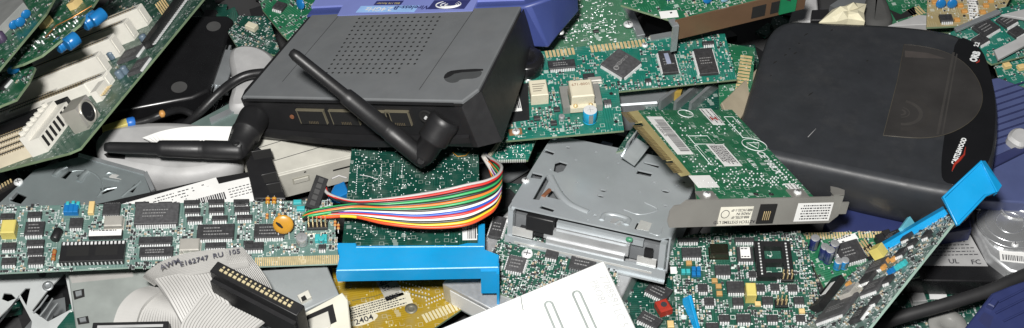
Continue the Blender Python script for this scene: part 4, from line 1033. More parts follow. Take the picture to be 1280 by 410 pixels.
part('black_plug', MB().box(88, -2.8, -13.5, 93, 0, -8), blackp, P)
part('deck_rail', MB().box(31, 1.5, -9.5, 86, 4.6, -5.5), fm, P)
void = mat('slot void', (0, 0, 0))
def ov(px, py, a, b_, rz=0, nm='hole', m_=None):
    x, y = F.loc(px, py); c, s_ = math.cos(rz), math.sin(rz)
    HOLES.append([(x+a*math.cos(t)*c-b_*math.sin(t)*s_, y+a*math.cos(t)*s_+b_*math.sin(t)*c) for t in np.linspace(0, 2*math.pi, 15)[:-1]])
for a in ((754,238,2.4,1.5), (751,245,2.4,1.5), (832,239,2.8,1.7), (832,257,1.9,1.1), (744,269,1.6,1.1), (735,275,1,.8), (773,204,1,.8), (688,212,1.2,1), (838,265,1,.6), (786,200,1.5,1), (710,184,2,1.4), (720,200,1.2,.9), (745,190,1,.8), (760,222,1,.8), (846,232,1.4,1), (800,240,.9,.7), (722,228,1,.8), (700,178,1,.8), (855,228,1,.8), (818,228,1.3,1)): ov(*a)
def cut(px, nm='slot', m_=None, z=.06):
    if m_ is None: HOLES.append(inplane(px, F))
    else: LATER.append((nm, px, m_, z))
LATER = []
cut([(804,204), (806,202), (824,206), (823,210)]); cut([(795,217), (798,212), (816,216), (813,221)]); cut([(663,222), (666,215), (679,218), (676,224)])
cut([(692,214), (694,203), (700,201), (710,204), (704,214), (697,216)]); cut([(679,190), (682,186), (694,190), (691,194)]); cut([(780,196), (783,193), (790,195), (788,198)], m_=mat('bright steel', (0, 0, 0)))
cut([(666,249), (682,220), (686,218), (688,222), (674,250)]); cut([(684,246), (688,236), (694,238), (704,237), (701,250)]); cut([(674,260), (678,256), (694,261), (691,265)])
LATER.append(None)
GP = (MB().tube([tuple(F.loc(*p))+(.2,) for p in ((679,246), (687,238))], 1.4, 8))
cut([(795,286), (801,275), (815,279), (811,289)], m_=mat('bright steel', (0, 0, 0))); cut([(793,286), (797,277), (799,277.5), (795.5,287)])
tp = part('top_plate', MB().holed(top_at, HOLES, -1.2, 0), fm, P, bevel=0)
for l_ in LATER:
    if l_: part(l_[0], MB().prism(inplane(l_[1], F), .01, l_[3]), l_[2], tp)
part('guide_pin', GP, brownc, tp)
def rib(pts, rr, sink=.55): return part('embossed_rib', MB().tube([tuple(p) for p in crom([tuple(F.loc(*p))+(-rr*sink,) for p in pts], 5)], rr, 10), fm, tp)
rib([(688,220), (692,228), (700,242), (712,254), (726,261), (736,265)], 2.6, .5); rib([(752,275), (756,268), (765,267), (778,270), (786,274), (783,281)], 2.2, .6); rib([(769,280), (776,276), (780,280)], 1.2)
rib([(780,262), (800,268), (822,262), (806,253)], .5, .3); rib([(812,291), (824,294), (828,285)], .5, .3)
part('bright_recess', MB().prism(inplane([(762,278), (766,272), (778,275), (774,282)], F), .01, .06), mat('recess steel', (.55, .56, .57), .3, .5), tp)
for px, py in ((657,226), (692,173)): screw(P, *F.loc(px, py), 2.6, .05)
part('green_wire_end', MB().lathe([(1, -2), (1.6, -1), (1.6, 1), (1, 2)], (78, -2, -4), (1, 0, 0), 8), mat('dull green', (.05, .22, .12), .4), P)

# ============================================================ modem card above the floppy mechanism
F = plane('modem', (632,176), (780,163), 76, (0, -.03, 1))
P = thing('modem_card', F, 'teal green card with square chip, relay, transformer and gold contacts along its far edge', 'circuit board')
ol = inplane([(632,176), (780,163), (773,114), (921,99), (906,42), (840,44), (680,64), (650,66), (622,100)], F)
B = Bd(P, F, ol, TEAL)
u, v = F.loc(680,64), F.loc(806,49); fingers(P, u, v, 27, 6.5, -1, [(.27, .43)]); 
for i in range(30): B.keep(u[0]+(v[0]-u[0])*i/30, u[1]+(v[1]-u[1])*i/30-3, 5, 9)
B.chip(776, 82, 19.5, 19.5, mm=True, sides='xy', t=3, rz=math.radians(42), n=26, legs=1.2, m=chipg, mark=False)
x, y = F.loc(776, 82); ca = math.radians(42); 
for i, (s_, l) in enumerate((('TMS320', 3), ('C52PZ', 0), ('DVC5', -3))): text(P, s_, x-l*math.sin(ca)*-1-.5, y+l*math.cos(ca), 3.2, 2.2, mat('chip marking', (.2, .2, .2), .6), ca-math.pi/2*0)
x, y = F.loc(770, 89); ring_ = MB().tube([(x+1.7*math.cos(t), y+1.7*math.sin(t), 3.2) for t in np.linspace(0, 6.28, 9)], .5, 4); part('emblem', ring_, mat('chip marking', (.2, .2, .2), .6), P)
B.chip(702, 83, 34, 10, n=14); B.chip(736, 98, 14, 7); B.chip(835, 80, 10.5, 21, mm=True, sides='x', n=12); B.chip(882, 79, 12.5, 24, mm=True, sides='x', n=16); B.chip(885, 56, 15, 4); B.chip(810, 103, 8, 4)
sticker(P, *F.loc(834, 77), 3, 10, .05, z=2.9, m=mat('grey blue marking', (.25, .28, .38), .5))
o = B.put(blk, 673, 121, 11.5, 14, 9, cream, 'relay', box=(14, 17), c=.5); b = MB()
for k in range(4): b.box(-4, -3.5+k*2, 9.02, 1.5+k, -2.8+k*2, 9.06)
part('print', b, mat('faded ink', (.2, .18, .14), .6), o)
x, y = F.loc(726, 128); B.keep(x, y, 28, 26)
tfm = part('transformer', MB().cbox(15, 15, 12, .8, 2), cream, P, (x, y, 0)); b = MB(); b.box(-13, -9, .05, -8.5, 10, 6); b.box(8.5, -9, .05, 13, 10, 6); b.box(-13, 7.5, .05, 13, 10.5, 5.9); part('core', b, mat('core grey', (.30, .30, .28), .45, .4), tfm)
b = MB(); b.box(-8.5, -10.5, 2, 8.5, -7.4, 6); part('pin_block', b, cream, tfm); b = MB()
for k in range(2): b.lathe([(1.4, 0), (1.6, .8), (.6, 1.6)], (-5+10*k, -9, 6), n=10)
part('terminals', b, gold, tfm)
text(tfm, '671-8001', 0, 3, 14.05, 2.4, brownc)
B.put(ecap, 737, 151, 4.6, 10.5, mat('cyan sleeve', (.01, .30, .52), .35), mat('can top', (.75, .76, .76), .35, .3), box=(12, 12))
part('black_pad', MB().prism(inplane([(629,108), (660,104), (662,150), (632,154)], F), .03, .3), mat('black pad', (.012, .013, .014), .5), P); x, y = F.loc(645, 128); B.keep(x, y, 18, 34)
sticker(P, *F.loc(641, 122), 8.5, 26, .03, z=.35, bar=(.42, .92, .1, .9), lines=0, seed=8)
part('brown_pad', MB().prism(inplane([(635,162), (652,160), (653,168), (637,170)], F), .03, .15), mat('copper pad', (.30, .15, .07), .5, .3), P); screw(P, *F.loc(645, 165), 2.6, .2); x, y = F.loc(645, 165); B.keep(x, y, 10, 8)
x, y = F.loc(658, 86); part('buzzer', MB().lathe([(11, 0), (11.5, 1), (11.5, 10), (10.6, 11), (4, 11), (3.6, 10.4), (.2, 10.4)], (x, y, 0), n=30), blacks, P); B.keep(x, y, 25, 25)
for px, py in ((660,99), (806,57), (701,41)): screw(P, *F.loc(px, py), 2.2, .1)
for px, py in ((764,117), (770,152), (662,161)): x, y = F.loc(px, py); part('hole', MB().cyl((x, y, .01), 1.3, .06), void, P); B.keep(x, y, 5, 5)
B.put(can, 743, 102, 9, 4, 2.5, box=(11, 6)); B.chip(759, 130, 5, 4, mm=True, m=chipg); B.put(ecap, 702, 150, 2, 4, alu, alu, box=(5, 5)); 
for px, py in ((696,138), (671,149), (692,155)): B.put(blk, px, py, 4, 3.5, 2, chipm, 'inductor', box=(5, 5))
b = MB(); x, y = F.loc(822, 47); part('metal_strip', MB().prism(inplane([(812,46), (840,41), (841,47), (814,52)], F), .05, 1.5), steel, P)
low = inplane([(664,135), (770,122), (776,160), (640,172)], F)
for px in range(755, 780, 6):
    for py in range(118, 162, 6): B.keep(*F.loc(px, py), 4, 4)
for px in range(640, 770, 8): B.keep(*F.loc(px, 168), 6, 5)
B.smd(330, 31, cell=2.2)

# board behind it, with a steel rail
F = plane('behind', (690,52), (790,40), 58)
P = thing('circuit_board', F, 'pale green board with a steel rail, behind the card with gold contacts', 'circuit board')
ol = inplane([(672,66), (806,52), (768,-20), (688,-20)], F)
B = Bd(P, F, ol, pcb('pale green board', (.05, .15, .085), (.075, .19, .115), silk=.5))
part('rail', MB().prism(inplane([(796,50), (806,48), (773,-20), (766,-20)], F), .1, 4, .4), steel, P); screw(P, *F.loc(785, 36), 3.5, 4)
r = random.Random(12); b = MB()
for k in range(80): x, y = F.loc(r.uniform(695, 770), r.uniform(-5, 52)); b.box(x-.9, y-.5, .03, x+.9, y+.5, .08)
link('silk_print', b.mesh('silk_print', [inkw]), P, kind='stuff'); dots(P, [F.loc(r.uniform(690, 770), r.uniform(-5, 55)) for k in range(90)], .55, .5); screw(P, *F.loc(701, 40), 2.6); B.put(blk, 745, 40, 4, 2.5, 1.5, chipm, 'inductor')

# ============================================================ card with a long bracket at the top
F = plane('topcard', (850,24), (975,-6), 112, (0, 0, 1))
P = thing('expansion_card', F, 'card at the top edge seen along its brown lit steel bracket', 'circuit board')
B = Bd(P, F, inplane([(776,6), (842,26), (852,23), (1000,-14), (960,-60), (790,-40)], F), GREEN)
for px, py in ((838,3), (886,7)): B.put(disc, px, py, 4.2, bluec, rz=.2, tilt=-.3, legs=1.5, box=(9, 6))
B.put(disc, 905, 4, 3, mat('pale blue bead', (.25, .45, .6), .4), legs=1); sticker(P, *F.loc(836, 18), 12, 7, -.2); B.smd(130, 14)
b = MB(); L = 92; part('bracket', b.box(-4, -2, -16, L, -.9, 1.5), mat('brown lit steel', (.33, .20, .12), .32, .7, vs=30), P)  # brown light on the steel bracket is put into its colour
bk = P.children[-1]; part('tab', MB().box(-7.5, -6, -22, -3.2, -4.8, 0), steel, bk); part('tab_top', MB().box(-7.5, -5, -.9, -3, 2, .2), steel, bk)
for xx in (52, 66): part('jack', MB().box(xx, -2.4, -13, xx+10, -2, -3), void, bk)
part('end_plate', MB().box(72, -4, -14, 84, -2.6, 12), mat('green end plate', (.01, .17, .07), .5), bk); part('mark', MB().lathe([(2.4, 0), (.2, .05)], (78, -4.05, -2), (0, -1, 0), 3), ink, bk)

# bits between the cards
F = plane('goldcard', (905,100), (935,96), 66)
P = thing('circuit_board', F, 'scrap of green board with bright gold contacts left of the black drive', 'circuit board')
board(P, inplane([(896,52), (944,60), (940,112), (900,150)], F), GREEN); u, v = F.loc(919, 112), F.loc(926, 68); fingers(P, u, v, 11, 8, -1)
F = plane('tanstrip', (906,140), (948,84), 72, (.3, 0, .95))
P = thing('tan_strip', F, 'tan plastic strip leaning beside the left end of the black drive', 'plastic strip')
part('strip', MB().prism(inplane([(902,128), (908,142), (925,150), (962,92), (950,82)], F), -2.5, 0, .5), mat('tan plastic', (.30, .26, .19), .5), P)
F = plane('greybox', (772,130), (830,124), 60)
P = thing('metal_box', F, 'grey metal box end between the two green cards', 'metal box')
part('box', MB().prism(inplane([(765,132), (822,128), (838,112), (765,106)], F), -25, 0, 1), steel, P)
F = plane('slotboard', (830,135), (900,125), 56)
P = thing('circuit_board', F, 'dark green board with steel slot rails, behind the card lying solder side up', 'circuit board')
board(P, inplane([(770,190), (830,100), (925,95), (930,140)], F), DARKG)
for a, c in (((824,137), (858,112)), ((843,139), (880,108)), ((862,140), (900,106))):
    u, v = np.array(F.loc(*a)), np.array(F.loc(*c)); d = (v-u)/np.linalg.norm(v-u); n_ = np.array([-d[1], d[0]])*1.1; part('rail', MB().prism([tuple(u+n_), tuple(u-n_), tuple(v-n_), tuple(v+n_)], 0, 9), steeld, P)
part('block', MB().prism(inplane([(838,125), (845,112), (855,113), (850,127)], F), 0, 8), mat('ochre plastic', (.35, .24, .05), .5), P)
F = plane('clipS', (781,188), (803,160), 70, (.1, -.3, .95))
P = thing('steel_clip', F, 'bent steel bracket scrap standing at the corner of the floppy mechanism', 'metal bracket')
b = MB(); b.add([F_ for F_ in []], [])
L = np.linalg.norm(np.array(F.loc(803,160))); part('foot', MB().box(-5, -11, -1, L*.6, 0, 0), steel, P); part('upright', MB().box(-2, -1, 0, L, 0, 15), steel, P)
for k in range(3): part('hole', MB().box(2+k*5.5, -1.1, 4, 5+k*5.5, -1.0, 11), void, P)
F = plane('smallT', (607,201), (659,200), 60)
P = thing('circuit_board', F, 'small dark green module with a bare edge, left of the floppy mechanism', 'circuit board')
B = Bd(P, F, inplane([(606,201), (660,200), (671,172), (627,172)], F), TEAL); b = MB()
part('pale_edge', MB().prism(inplane([(606,201), (611,201), (631,172), (627,172)], F), .05, 2), cream, P); u, v = F.loc(612,201), F.loc(658,200)
for k in range(20): x = u[0]+(v[0]-u[0])*k/20; b.box(x, u[1]-.6, -1.5, x+.6, u[1]+.8, .1)
link('pins', b.mesh('pins', [tin]), P, kind='stuff'); r = random.Random(4); dots(P, [F.loc(r.uniform(620, 655), r.uniform(176, 197)) for k in range(60)], .45, .4)

# ============================================================ hard disk with its board upward
F = plane('hdd', (600,385), (745,415), 48, (-.04, -.1, 1))
P = thing('hard_disk', F, 'upturned hard disk showing its crowded green board, under the floppy mechanism', 'disk drive')
part('case', MB().prism(inplane([(552,352), (640,255), (803,318), (776,372), (745,418), (612,384)], F), -24, -2), alu, P, bevel=1)
ol = inplane([(612,362), (600,350), (640,262), (700,270), (772,315), (772,352), (745,400), (680,385)], F)
B = Bd(P, F, ol, pcb('deep green board', (.012, .062, .042), (.022, .095, .065), silk=.8)); ax_ = 0
B.chip(645, 332, 11, 11, mm=True, sides='xy', m=chipg); B.chip(729, 330, 16, 12, mm=True, sides='y', m=chipm, pin=steeld); B.chip(622, 286, 8, 16, mm=True, sides='x'); B.chip(690, 320, 8, 6, mm=True)
screw(P, *F.loc(659, 318), 3.6, .3); x, y = F.loc(659, 318); B.keep(x, y, 9, 9); screw(P, *F.loc(636, 275), 3, .3)
B.smd(900, 41, cell=1.5, clump=False)
u, v = np.array(F.loc(552,352)), np.array(F.loc(612,384)); d = (v-u)/np.linalg.norm(v-u); n_ = np.array([d[1], -d[0]])
sl = MB(); Q8 = lambda s0, s1, o0, o1, z0, z1: [(*(u+d*s+n_*o_), z) for z in (z0, z1) for s, o_ in ((s0, o1), (s1, o1), (s1, o0), (s0, o0))]
sl.add(Q8(6, 34, .1, .35, -21, -5), QF); part('side_label', sl, white, P)

# ============================================================ white cover plate in the foreground
F = plane('whiteplate', (755,325), (795,410), 96, (0, -.04, 1))
P = thing('cover_plate', F, 'white metal cover plate with two pressed slots at the bottom edge', 'cover plate')
wp = mat('white enamel', (.66, .67, .66), .42, var=.03, vs=20, grime=.04)
part('plate', MB().prism(inplane([(755,325), (812,446), (760,470), (500,465), (505,429), (553,409), (654,367)], F), -14, 0, .8), wp, P)
gm = mat('groove shade grey', (.27, .30, .29), .5)  # shade along the pressed slots and crease, put into a grey colour
for p, q_ in (((686,381), (706,428)), ((721,368), (748,428))):
    u, v = np.array(F.loc(*p)), np.array(F.loc(*q_)); d = (v-u)/np.linalg.norm(v-u); n_ = np.array([-d[1], d[0]]); L = np.linalg.norm(v-u)
    lp = [u+n_*2.2*math.cos(a)+d*(-2.2*math.sin(a)) for a in np.linspace(0, math.pi, 8)]; lp = [v+n_*2.2]+lp+[v-n_*2.2]
    part('pressed_slot', MB().tube([(x, y, -.25) for x, y in lp], .8, 6), gm, P)
em = mat('relief shade grey', (.46, .47, .47), .5); u, v = np.array(F.loc(755,325)), np.array(F.loc(795,410)); an = math.atan2(*(v-u)[::-1])  # letters are flat; their grey stands in for shade on the embossing
for s_, px, py, sz in (('7788591', 762, 364, 5), ('PRO81', 748, 366, 4.6), ('LC 5', 776, 398, 5)): text(P, s_, *F.loc(px, py), .08, sz, em, an, .05)
part('crease', MB().tube([tuple(F.loc(*p))+(.02,) for p in ((651,370), (652,378), (654,388))], .25, 4), gm, P)

# ============================================================ boards at the lower right
F = plane('darkred', (780,410), (860,408), 36)
P = thing('circuit_board', F, 'dark green board with one red component, in the gap right of the white plate', 'circuit board')
B = Bd(P, F, inplane([(740,430), (785,340), (850,335), (880,430)], F), DARKG)
o = B.put(blk, 829, 388, 8, 9, 6, redc, 'red_coil', box=(10, 11), rz=.35, c=1); part('core', MB().cyl((0, 0, 6), 2, .1), ink, o)
B.chip(823, 366, 15, 10, mm=True, rz=-.6); B.chip(812, 402, 14, 8, mm=True, rz=-.6); B.put(blk, 838, 408, 4, 5, 3, tanc, 'tantalum_capacitor'); B.smd(90, 8)
F = plane('boardx', (850,420), (1035,420), 56, (0, -.1, 1))
P = thing('circuit_board', F, 'green board packed with small chips, an empty socket and a yellow block', 'circuit board')
XG = pcb('deep green board', (.012, .062, .042), (.022, .095, .065), silk=.8)
B = Bd(P, F, inplane([(836,300), (838,330), (850,425), (1040,425), (1006,300), (1000,290), (870,292)], F), XG)
for a in ((864,318,24,12), (903,340,20,12), (931,320,20,18), (919,361,22,14), (878,362,12,10), (950,362,11,9), (968,361,11,9), (990,362,12,9), (886,379,12,10), (922,379,14,10), (959,378,14,10), (998,378,13,9), (929,400,18,10), (905,400,14,8), (965,400,14,8), (940,345,9,8), (860,302,26,5), (930,302,24,5), (975,348,10,6), (890,410,16,8), (1000,400,12,8)): B.chip(*a, sides='yx' if a[2] < 13 else 'y')
sticker(P, *B.xy(931, 319), 6, 8, .0, z=2.75, lines=2)
B.put(can, 898, 317, 11, 8, 5, m=mat('dark can', (.12, .11, .08), .2, .9), box=(13, 10))
x, y = B.xy(966, 329); B.keep(x, y, 24, 26); so = part('chip_socket', MB().box(-11, -13, 0, -5.5, 13, 5).box(5.5, -13, 0, 11, 13, 5).box(-5.5, 9, 0, 5.5, 13, 4.9).box(-5.5, -3, 0, 5.5, 0, 4.9).box(-5.5, -13, 0, 5.5, -10, 4.9), blackp, P, (x, y, .05)); b = MB()
for i in range(11):
    for sx in (-8.2, 8.2): b.box(sx-.5, -11.5+i*2.2, 5, sx+.5, -10.4+i*2.2, 5.12)
part('contacts', b, tin, so)
B.put(blk, 937, 371, 6, 9, 9, yellowp, 'film_capacitor', box=(8, 11), c=.6)
for px, py in ((861,330), (898,359), (899,368), (947,381), (893,352), (1002,390)): B.put(blk, px, py, 3.5, 3, 2, mat('dull amber', (.42, .25, .09), .5) if py < 375 else tanc, 'tantalum_capacitor', box=(5, 4))
for px, py, m_ in ((854,341,cyanc), (860,341,cyanc), (867,338,bluec), (873,338,bluec), (867,344,bluec), (873,344,bluec)): B.put(blk, px, py, 2.5, 3, 2.5, m_, 'bead', box=(3, 4))
for px, py in ((983,349), (976,381)): B.put(header, px, py, 3, 2, box=(9, 7), hp=8)
B.put(blk, 842, 338, 4, 5, .6, white, 'white_tab')
B.smd(620, 51, cell=1.8, clump=False)
F = plane('blueblade', (862,371), (873,412), 66, (-.9, -.3, .35))
P = thing('blue_bracket', F, 'bright blue plastic bracket edge poking up at the bottom, left of the packed board', 'plastic bracket')
part('blade', MB().prism(inplane([(853,373), (861,369), (876,425), (853,425)], F), -1.8, 0, .3), cyanb, P)
F = plane('boardy', (1040,378), (1130,352), 44, (0, -.08, 1))
P = thing('circuit_board', F, 'green board with navy can capacitors and gold far edge, right of the packed board', 'circuit board')
B = Bd(P, F, inplane([(1040,380), (1150,345), (1130,289), (996,291)], F), GREEN); u, v = F.loc(1006, 291), F.loc(1110, 289); fingers(P, u, v, 30, 5, -1, [(.55, .62)])
B.chip(1062, 317, 16, 15, mm=True, sides='xy', t=3); sticker(P, *F.loc(1056, 300), 17, 5, .05, lines=1)
for px, py, h_ in ((1016,310,11), (1028,322,12), (1034,327,13), (1040,318,12)): B.put(ecap, px, py, 2.9, h_, navy, alu, box=(7, 7))
for px, py in ((1046,335), (1054,334)): B.put(ecap, px, py, 2.6, 8, mat('sky sleeve', (.02, .22, .5), .3), alu, box=(6, 6))
for px, py in ((1100,305), (1108,300)): B.put(blk, px, py, 5, 8, 6, blackp, 'header_block', box=(6, 9))
B.smd(110, 61)
F = plane('dkchip', (990,330), (1020,328), 36)
P = thing('circuit_board', F, 'dark board with a printed black chip, sunk between the two lower right boards', 'circuit board')
B = Bd(P, F, inplane([(985,300), (1030,310), (1065,385), (1010,400)], F), DARKG); B.chip(1018, 356, 20, 20, mm=True, sides='xy')

# card standing on edge, with a blue plastic handle
NZ = normal_from((1110,340), (100,35), (117,145), .70)
F = plane('cardz', (1086,410), (1186,375), 116, NZ)
print('CARDZ', [round(F.world(*F.loc(*p))[2]*1000) for p in ((1070,430), (1204,262), (1130,286), (980,425))])
P = thing('expansion_card', F, 'card leaning on edge at the right, crowded with chips, with a wide blue handle', 'circuit board')
B = Bd(P, F, inplane([(1070,430), (1204,262), (1192,258), (1130,286), (1062,345), (980,425)], F), PALE)
for px, py, w_, h_, sd_ in ((1048,388,22,22,'y'), (1093,361,13,14,'y'), (1086,350,9,11,'y'), (1099,334,13,13,'y'), (1158,277,9,12,'y'), (1116,298,10,12,'y'), (1137,296,6,12,'y'), (1112,352,5,8,'y'), (1076,396,8,14,'x'), (1142,306,5,7,'y'), (1160,296,5,7,'y'), (1095,378,5,8,'y'), (1128,318,6,8,'y')): B.chip(px, py, w_, h_, mm=True, sides=sd_, m=chipg if w_ > 12 else chipm)
B.put(can, 1066, 370, 9, 12, 4.5, box=(11, 14)); B.put(blk, 1102, 320, 7, 7, 7, yellowp, 'film_capacitor', box=(9, 9)); x, y = F.loc(1037, 372); B.keep(x, y, 10, 30)
so = part('chip_socket', MB().cbox(8, 34, 5, .3), blackp, P, (x, y, .05)); sticker(so, 1.5, 2, 3.5, 14, 0, z=5.05)
B.put(blk, 1137, 288, 2.5, 14, 6, mat('pale cyan plastic', (.12, .40, .50), .4), 'resistor_network', box=(4, 15))
for i in range(5): B.put(blk, 1114+i*4.6, 342-i*2.8, 2.2, 3, 3, (bluec, bluec, cyanc, cyanc, cyanc)[i], 'bead', box=(3, 4))
for px, py in ((1106,336), (1110,328), (1118,326), (1062,357)): B.put(blk, px, py, 2.5, 3.5, 2.5, orangec, 'tantalum_capacitor', box=(4, 4))
for px, py in ((1085,312), (1092,322)): B.put(header, px, py, 2, 2, box=(6, 6))
B.smd(560, 71, cell=1.5, clump=False)
st = inplane([(1100,306), (1180,259), (1182,263), (1103,309)], F, 3); part('blue_edge_strip', MB().prism(st, -2, 4, .4), cyanb, P)
G = plane('handle', (1196,280), (1179,246), 108, (.1, -.42, .9))
ho = part('blue_handle', MB().prism(inplane([(1197,282), (1178,246), (1226,201), (1247,241), (1231,246)], G), -2, 0, .4).xform(G, F), cyanb, P)
G2p = inplane([(1226,201), (1234,199), (1255,230), (1246,242)], G); part('folded_end', MB().add([(G2p[0][0], G2p[0][1], 0), (G2p[1][0], G2p[1][1], -3), (G2p[2][0], G2p[2][1], -3), (G2p[3][0], G2p[3][1], 0)]+[(p[0], p[1], -5) for p in G2p], [(0,1,2,3), (7,6,5,4), (1,0,4,5), (2,1,5,6), (3,2,6,7), (0,3,7,4)]).xform(G, F), cyanb, ho)
part('rim', MB().tube([tuple(G.loc(*p))+(.4,) for p in ((1196,281), (1179,247), (1226,202), (1246,240), (1231,245), (1197,281))], .9, 6).xform(G, F), cyanb, ho)

# ============================================================ drives and leads at the lower right
F = plane('battery', (1155,335), (1234,333), 36)
P = thing('labelled_drive', F, 'black drive with a pale grey approval label, right of the leaning card', 'disk drive')
part('case', MB().prism(inplane([(1120,350), (1140,290), (1214,286), (1268,344), (1250,352)], F), -14, 0), blacks, P, bevel=1)
lo_ = part('label', MB().prism(inplane([(1148,332), (1160,298), (1212,293), (1235,333)], F), .05, .2), mat('grey label', (.30, .30, .30), .5), P)
u = np.array(F.loc(1165, 305)); b = MB(); r = random.Random(3)
for row in range(5):
    x, y = F.loc(1166-row*2, 303+row*4.2)
    x1 = F.loc(1205+row*3, 303)[0]
    while x < x1: l = .8+2*r.random(); b.box(x, y-.35, .22, x+l, y+.35, .25); x += l+.8
part('print', b, ink, lo_); text(lo_, 'FC', *F.loc(1220, 328), .25, 4, ink, 0, .1); text(lo_, 'UL', *F.loc(1192, 327), .25, 4, ink, 0, .1)
part('edge_chip', MB().tube([tuple(F.loc(*p))+(.1,) for p in ((1218,291), (1240,315), (1264,341))], .3, 4), mat('worn rim', (0, 0, 0)), P)
F = plane('silverhdd', (1240,325), (1290,328), 44)
P = thing('hard_disk', F, 'bare silver hard disk with pressed cover at the right edge', 'disk drive')
part('case', MB().prism(inplane([(1208,262), (1238,243), (1310,238), (1310,350), (1262,338), (1236,318)], F), -24, 0), alu, P, bevel=1.5)
cv = chaikin([F.loc(*p) for p in ((1216,268), (1228,250), (1260,244), (1310,243), (1310,314), (1270,316), (1243,312), (1228,292))], 2)
part('cover', MB().prism(cv, 0, 1.6, .8), mat('brushed cover', (.55, .56, .57), .24, .75, vs=60), P)
for rr_ in (9, 16, 21): x, y = F.loc(1262, 280); part('pressed_ring', MB().tube([(x+rr_*math.cos(a), y+rr_*math.sin(a), 1.2) for a in np.linspace(0, 6.28, 30)], .8, 6), mat('brushed cover', (0, 0, 0)), P)
part('pressed_groove', MB().tube([tuple(p) for p in crom([tuple(F.loc(*p))+(1.5,) for p in ((1249,254), (1252,266), (1262,274), (1278,276))], 4)], 1.4, 8), mat('brushed cover', (0, 0, 0)), P)
part('pressed_groove', MB().tube([tuple(p) for p in crom([tuple(F.loc(*p))+(1.5,) for p in ((1250,252), (1260,250), (1268,262), (1285,268))], 4)], 1.0, 8), mat('brushed cover', (0, 0, 0)), P)
x, y = F.loc(1276, 322); sticker(P, x, y, 26, 9, -.06, z=.1, bar=(.06, .95, .12, .62), lines=0, seed=2)
for px, py in ((1268,308), (1222,262)): screw(P, *F.loc(px, py), 2.2, 1.6)
F = plane('lowpcb', (1120,400), (1240,390), 20)
P = thing('circuit_board', F, 'dark green drive board with a white square label, below the black labelled drive', 'circuit board')
B = Bd(P, F, inplane([(1085,425), (1120,350), (1250,345), (1270,425)], F), DARKG)
B.put(can, 1146, 372, 9, 11, 3, box=(10, 12), m=mat('grey can', (.3, .3, .3), .4, .4)); sticker(P, *F.loc(1171, 366), 11, 12, -.1, z=1, m=mat('grey white label', (.5, .5, .5), .5), txt=[('66255', 0, 0, 3)]); x, y = F.loc(1171, 366); B.keep(x, y, 12, 13)
cn = B.put(blk, 1203, 358, 17, 6, 5, cream, 'connector', box=(19, 8), rz=-.35); b = MB()
for i in range(6): b.box(-7+i*2.5, -3.1, 1.5, -5.8+i*2.5, -2.9, 4)
part('cavities', b, void, cn); screw(P, *F.loc(1180, 341), 3.4, 1); B.smd(150, 81)
F = plane('greydisc', (1185,405), (1200,405), 30)
P = thing('plastic_disc', F, 'grey translucent plastic disc half hidden at the bottom right', 'plastic disc')
part('disc', MB().lathe([(11, -3), (12, -1), (11.5, 0), (5, .4), (4.6, -.2), (.2, -.2)], (0, 0, 0), n=28), mat('smoky plastic', (.22, .22, .21), .3), P)
T, F = wthing('black_cable', at(1180, 382, 40), 'thick black cable crossing the lower right corner', 'cable'); M0 = np.array(F.o)*1000
part('sheath', MB().tube([tuple(np.array(p)-M0) for p in path([(1060,425,30), (1090,410,36), (1120,398,40), (1180,381,44), (1235,364,46), (1262,352,46), (1300,336,44)])], 4.2, 14), mat('cable rubber', (.018, .018, .019), .55), T)
F = plane('navylow', (1205,410), (1240,366), 62, (.12, -.1, 1))
P = thing('plastic_housing', F, 'navy blue ribbed plastic housing in the bottom right corner', 'plastic housing')
part('case', MB().prism(inplane([(1203,414), (1240,366), (1262,357), (1300,344), (1310,430), (1210,440)], F), -30, 0), navyp, P, bevel=1.2)
for a, c in (((1248,378), (1300,352)), ((1244,392), (1300,364)), ((1254,402), (1300,380))): part('rib', MB().tube([tuple(F.loc(*p))+(.3,) for p in (a, c)], .7, 6), navyp, P)
part('clip', MB().prism(inplane([(1232,384), (1238,376), (1246,380), (1240,388)], F), 0, 4, .6), navyp, P); part('recess', MB().prism(inplane([(1222,400), (1230,390), (1242,396), (1236,412)], F), .02, .1), mat('navy shade plastic', (.02, .025, .08), .5), P)
F = plane('navyrib', (1240,180), (1290,186), 60, (.05, -.1, 1))
P = thing('plastic_housing', F, 'navy blue housing with fine parallel ribs, right of the black drive', 'plastic housing')
part('case', MB().prism(inplane([(1225,250), (1230,100), (1248,96), (1300,116), (1310,255)], F), -30, 0), mat('slate blue plastic', (.055, .07, .16), .42, var=.08), P, bevel=1.2)
for k in range(9): part('rib', MB().tube([tuple(F.loc(*p))+(.1,) for p in ((1240, 116+k*8.5), (1300, 96+k*8.5))], .6, 5), mat('navy shade plastic', (0, 0, 0)), P)
kn = part('latch_knob', MB().prism(chaikin(inplane([(1258,170), (1268,158), (1284,160), (1292,176), (1278,184), (1266,178)], F, 6), 2), 0, 7, 2), greyp, P)
part('bar', MB().prism(inplane([(1238,200), (1300,172), (1300,182), (1240,212)], F), .05, 3, .5), mat('navy shade plastic', (0, 0, 0)), P)
F = plane('navymid', (1060,290), (1140,292), 48)
P = thing('plastic_housing', F, 'dark navy plastic panel under the front of the black drive', 'plastic housing')
part('case', MB().prism(inplane([(1030,280), (1050,245), (1210,255), (1215,285), (1150,296), (1040,294)], F), -16, 0, 1), navyp, P)

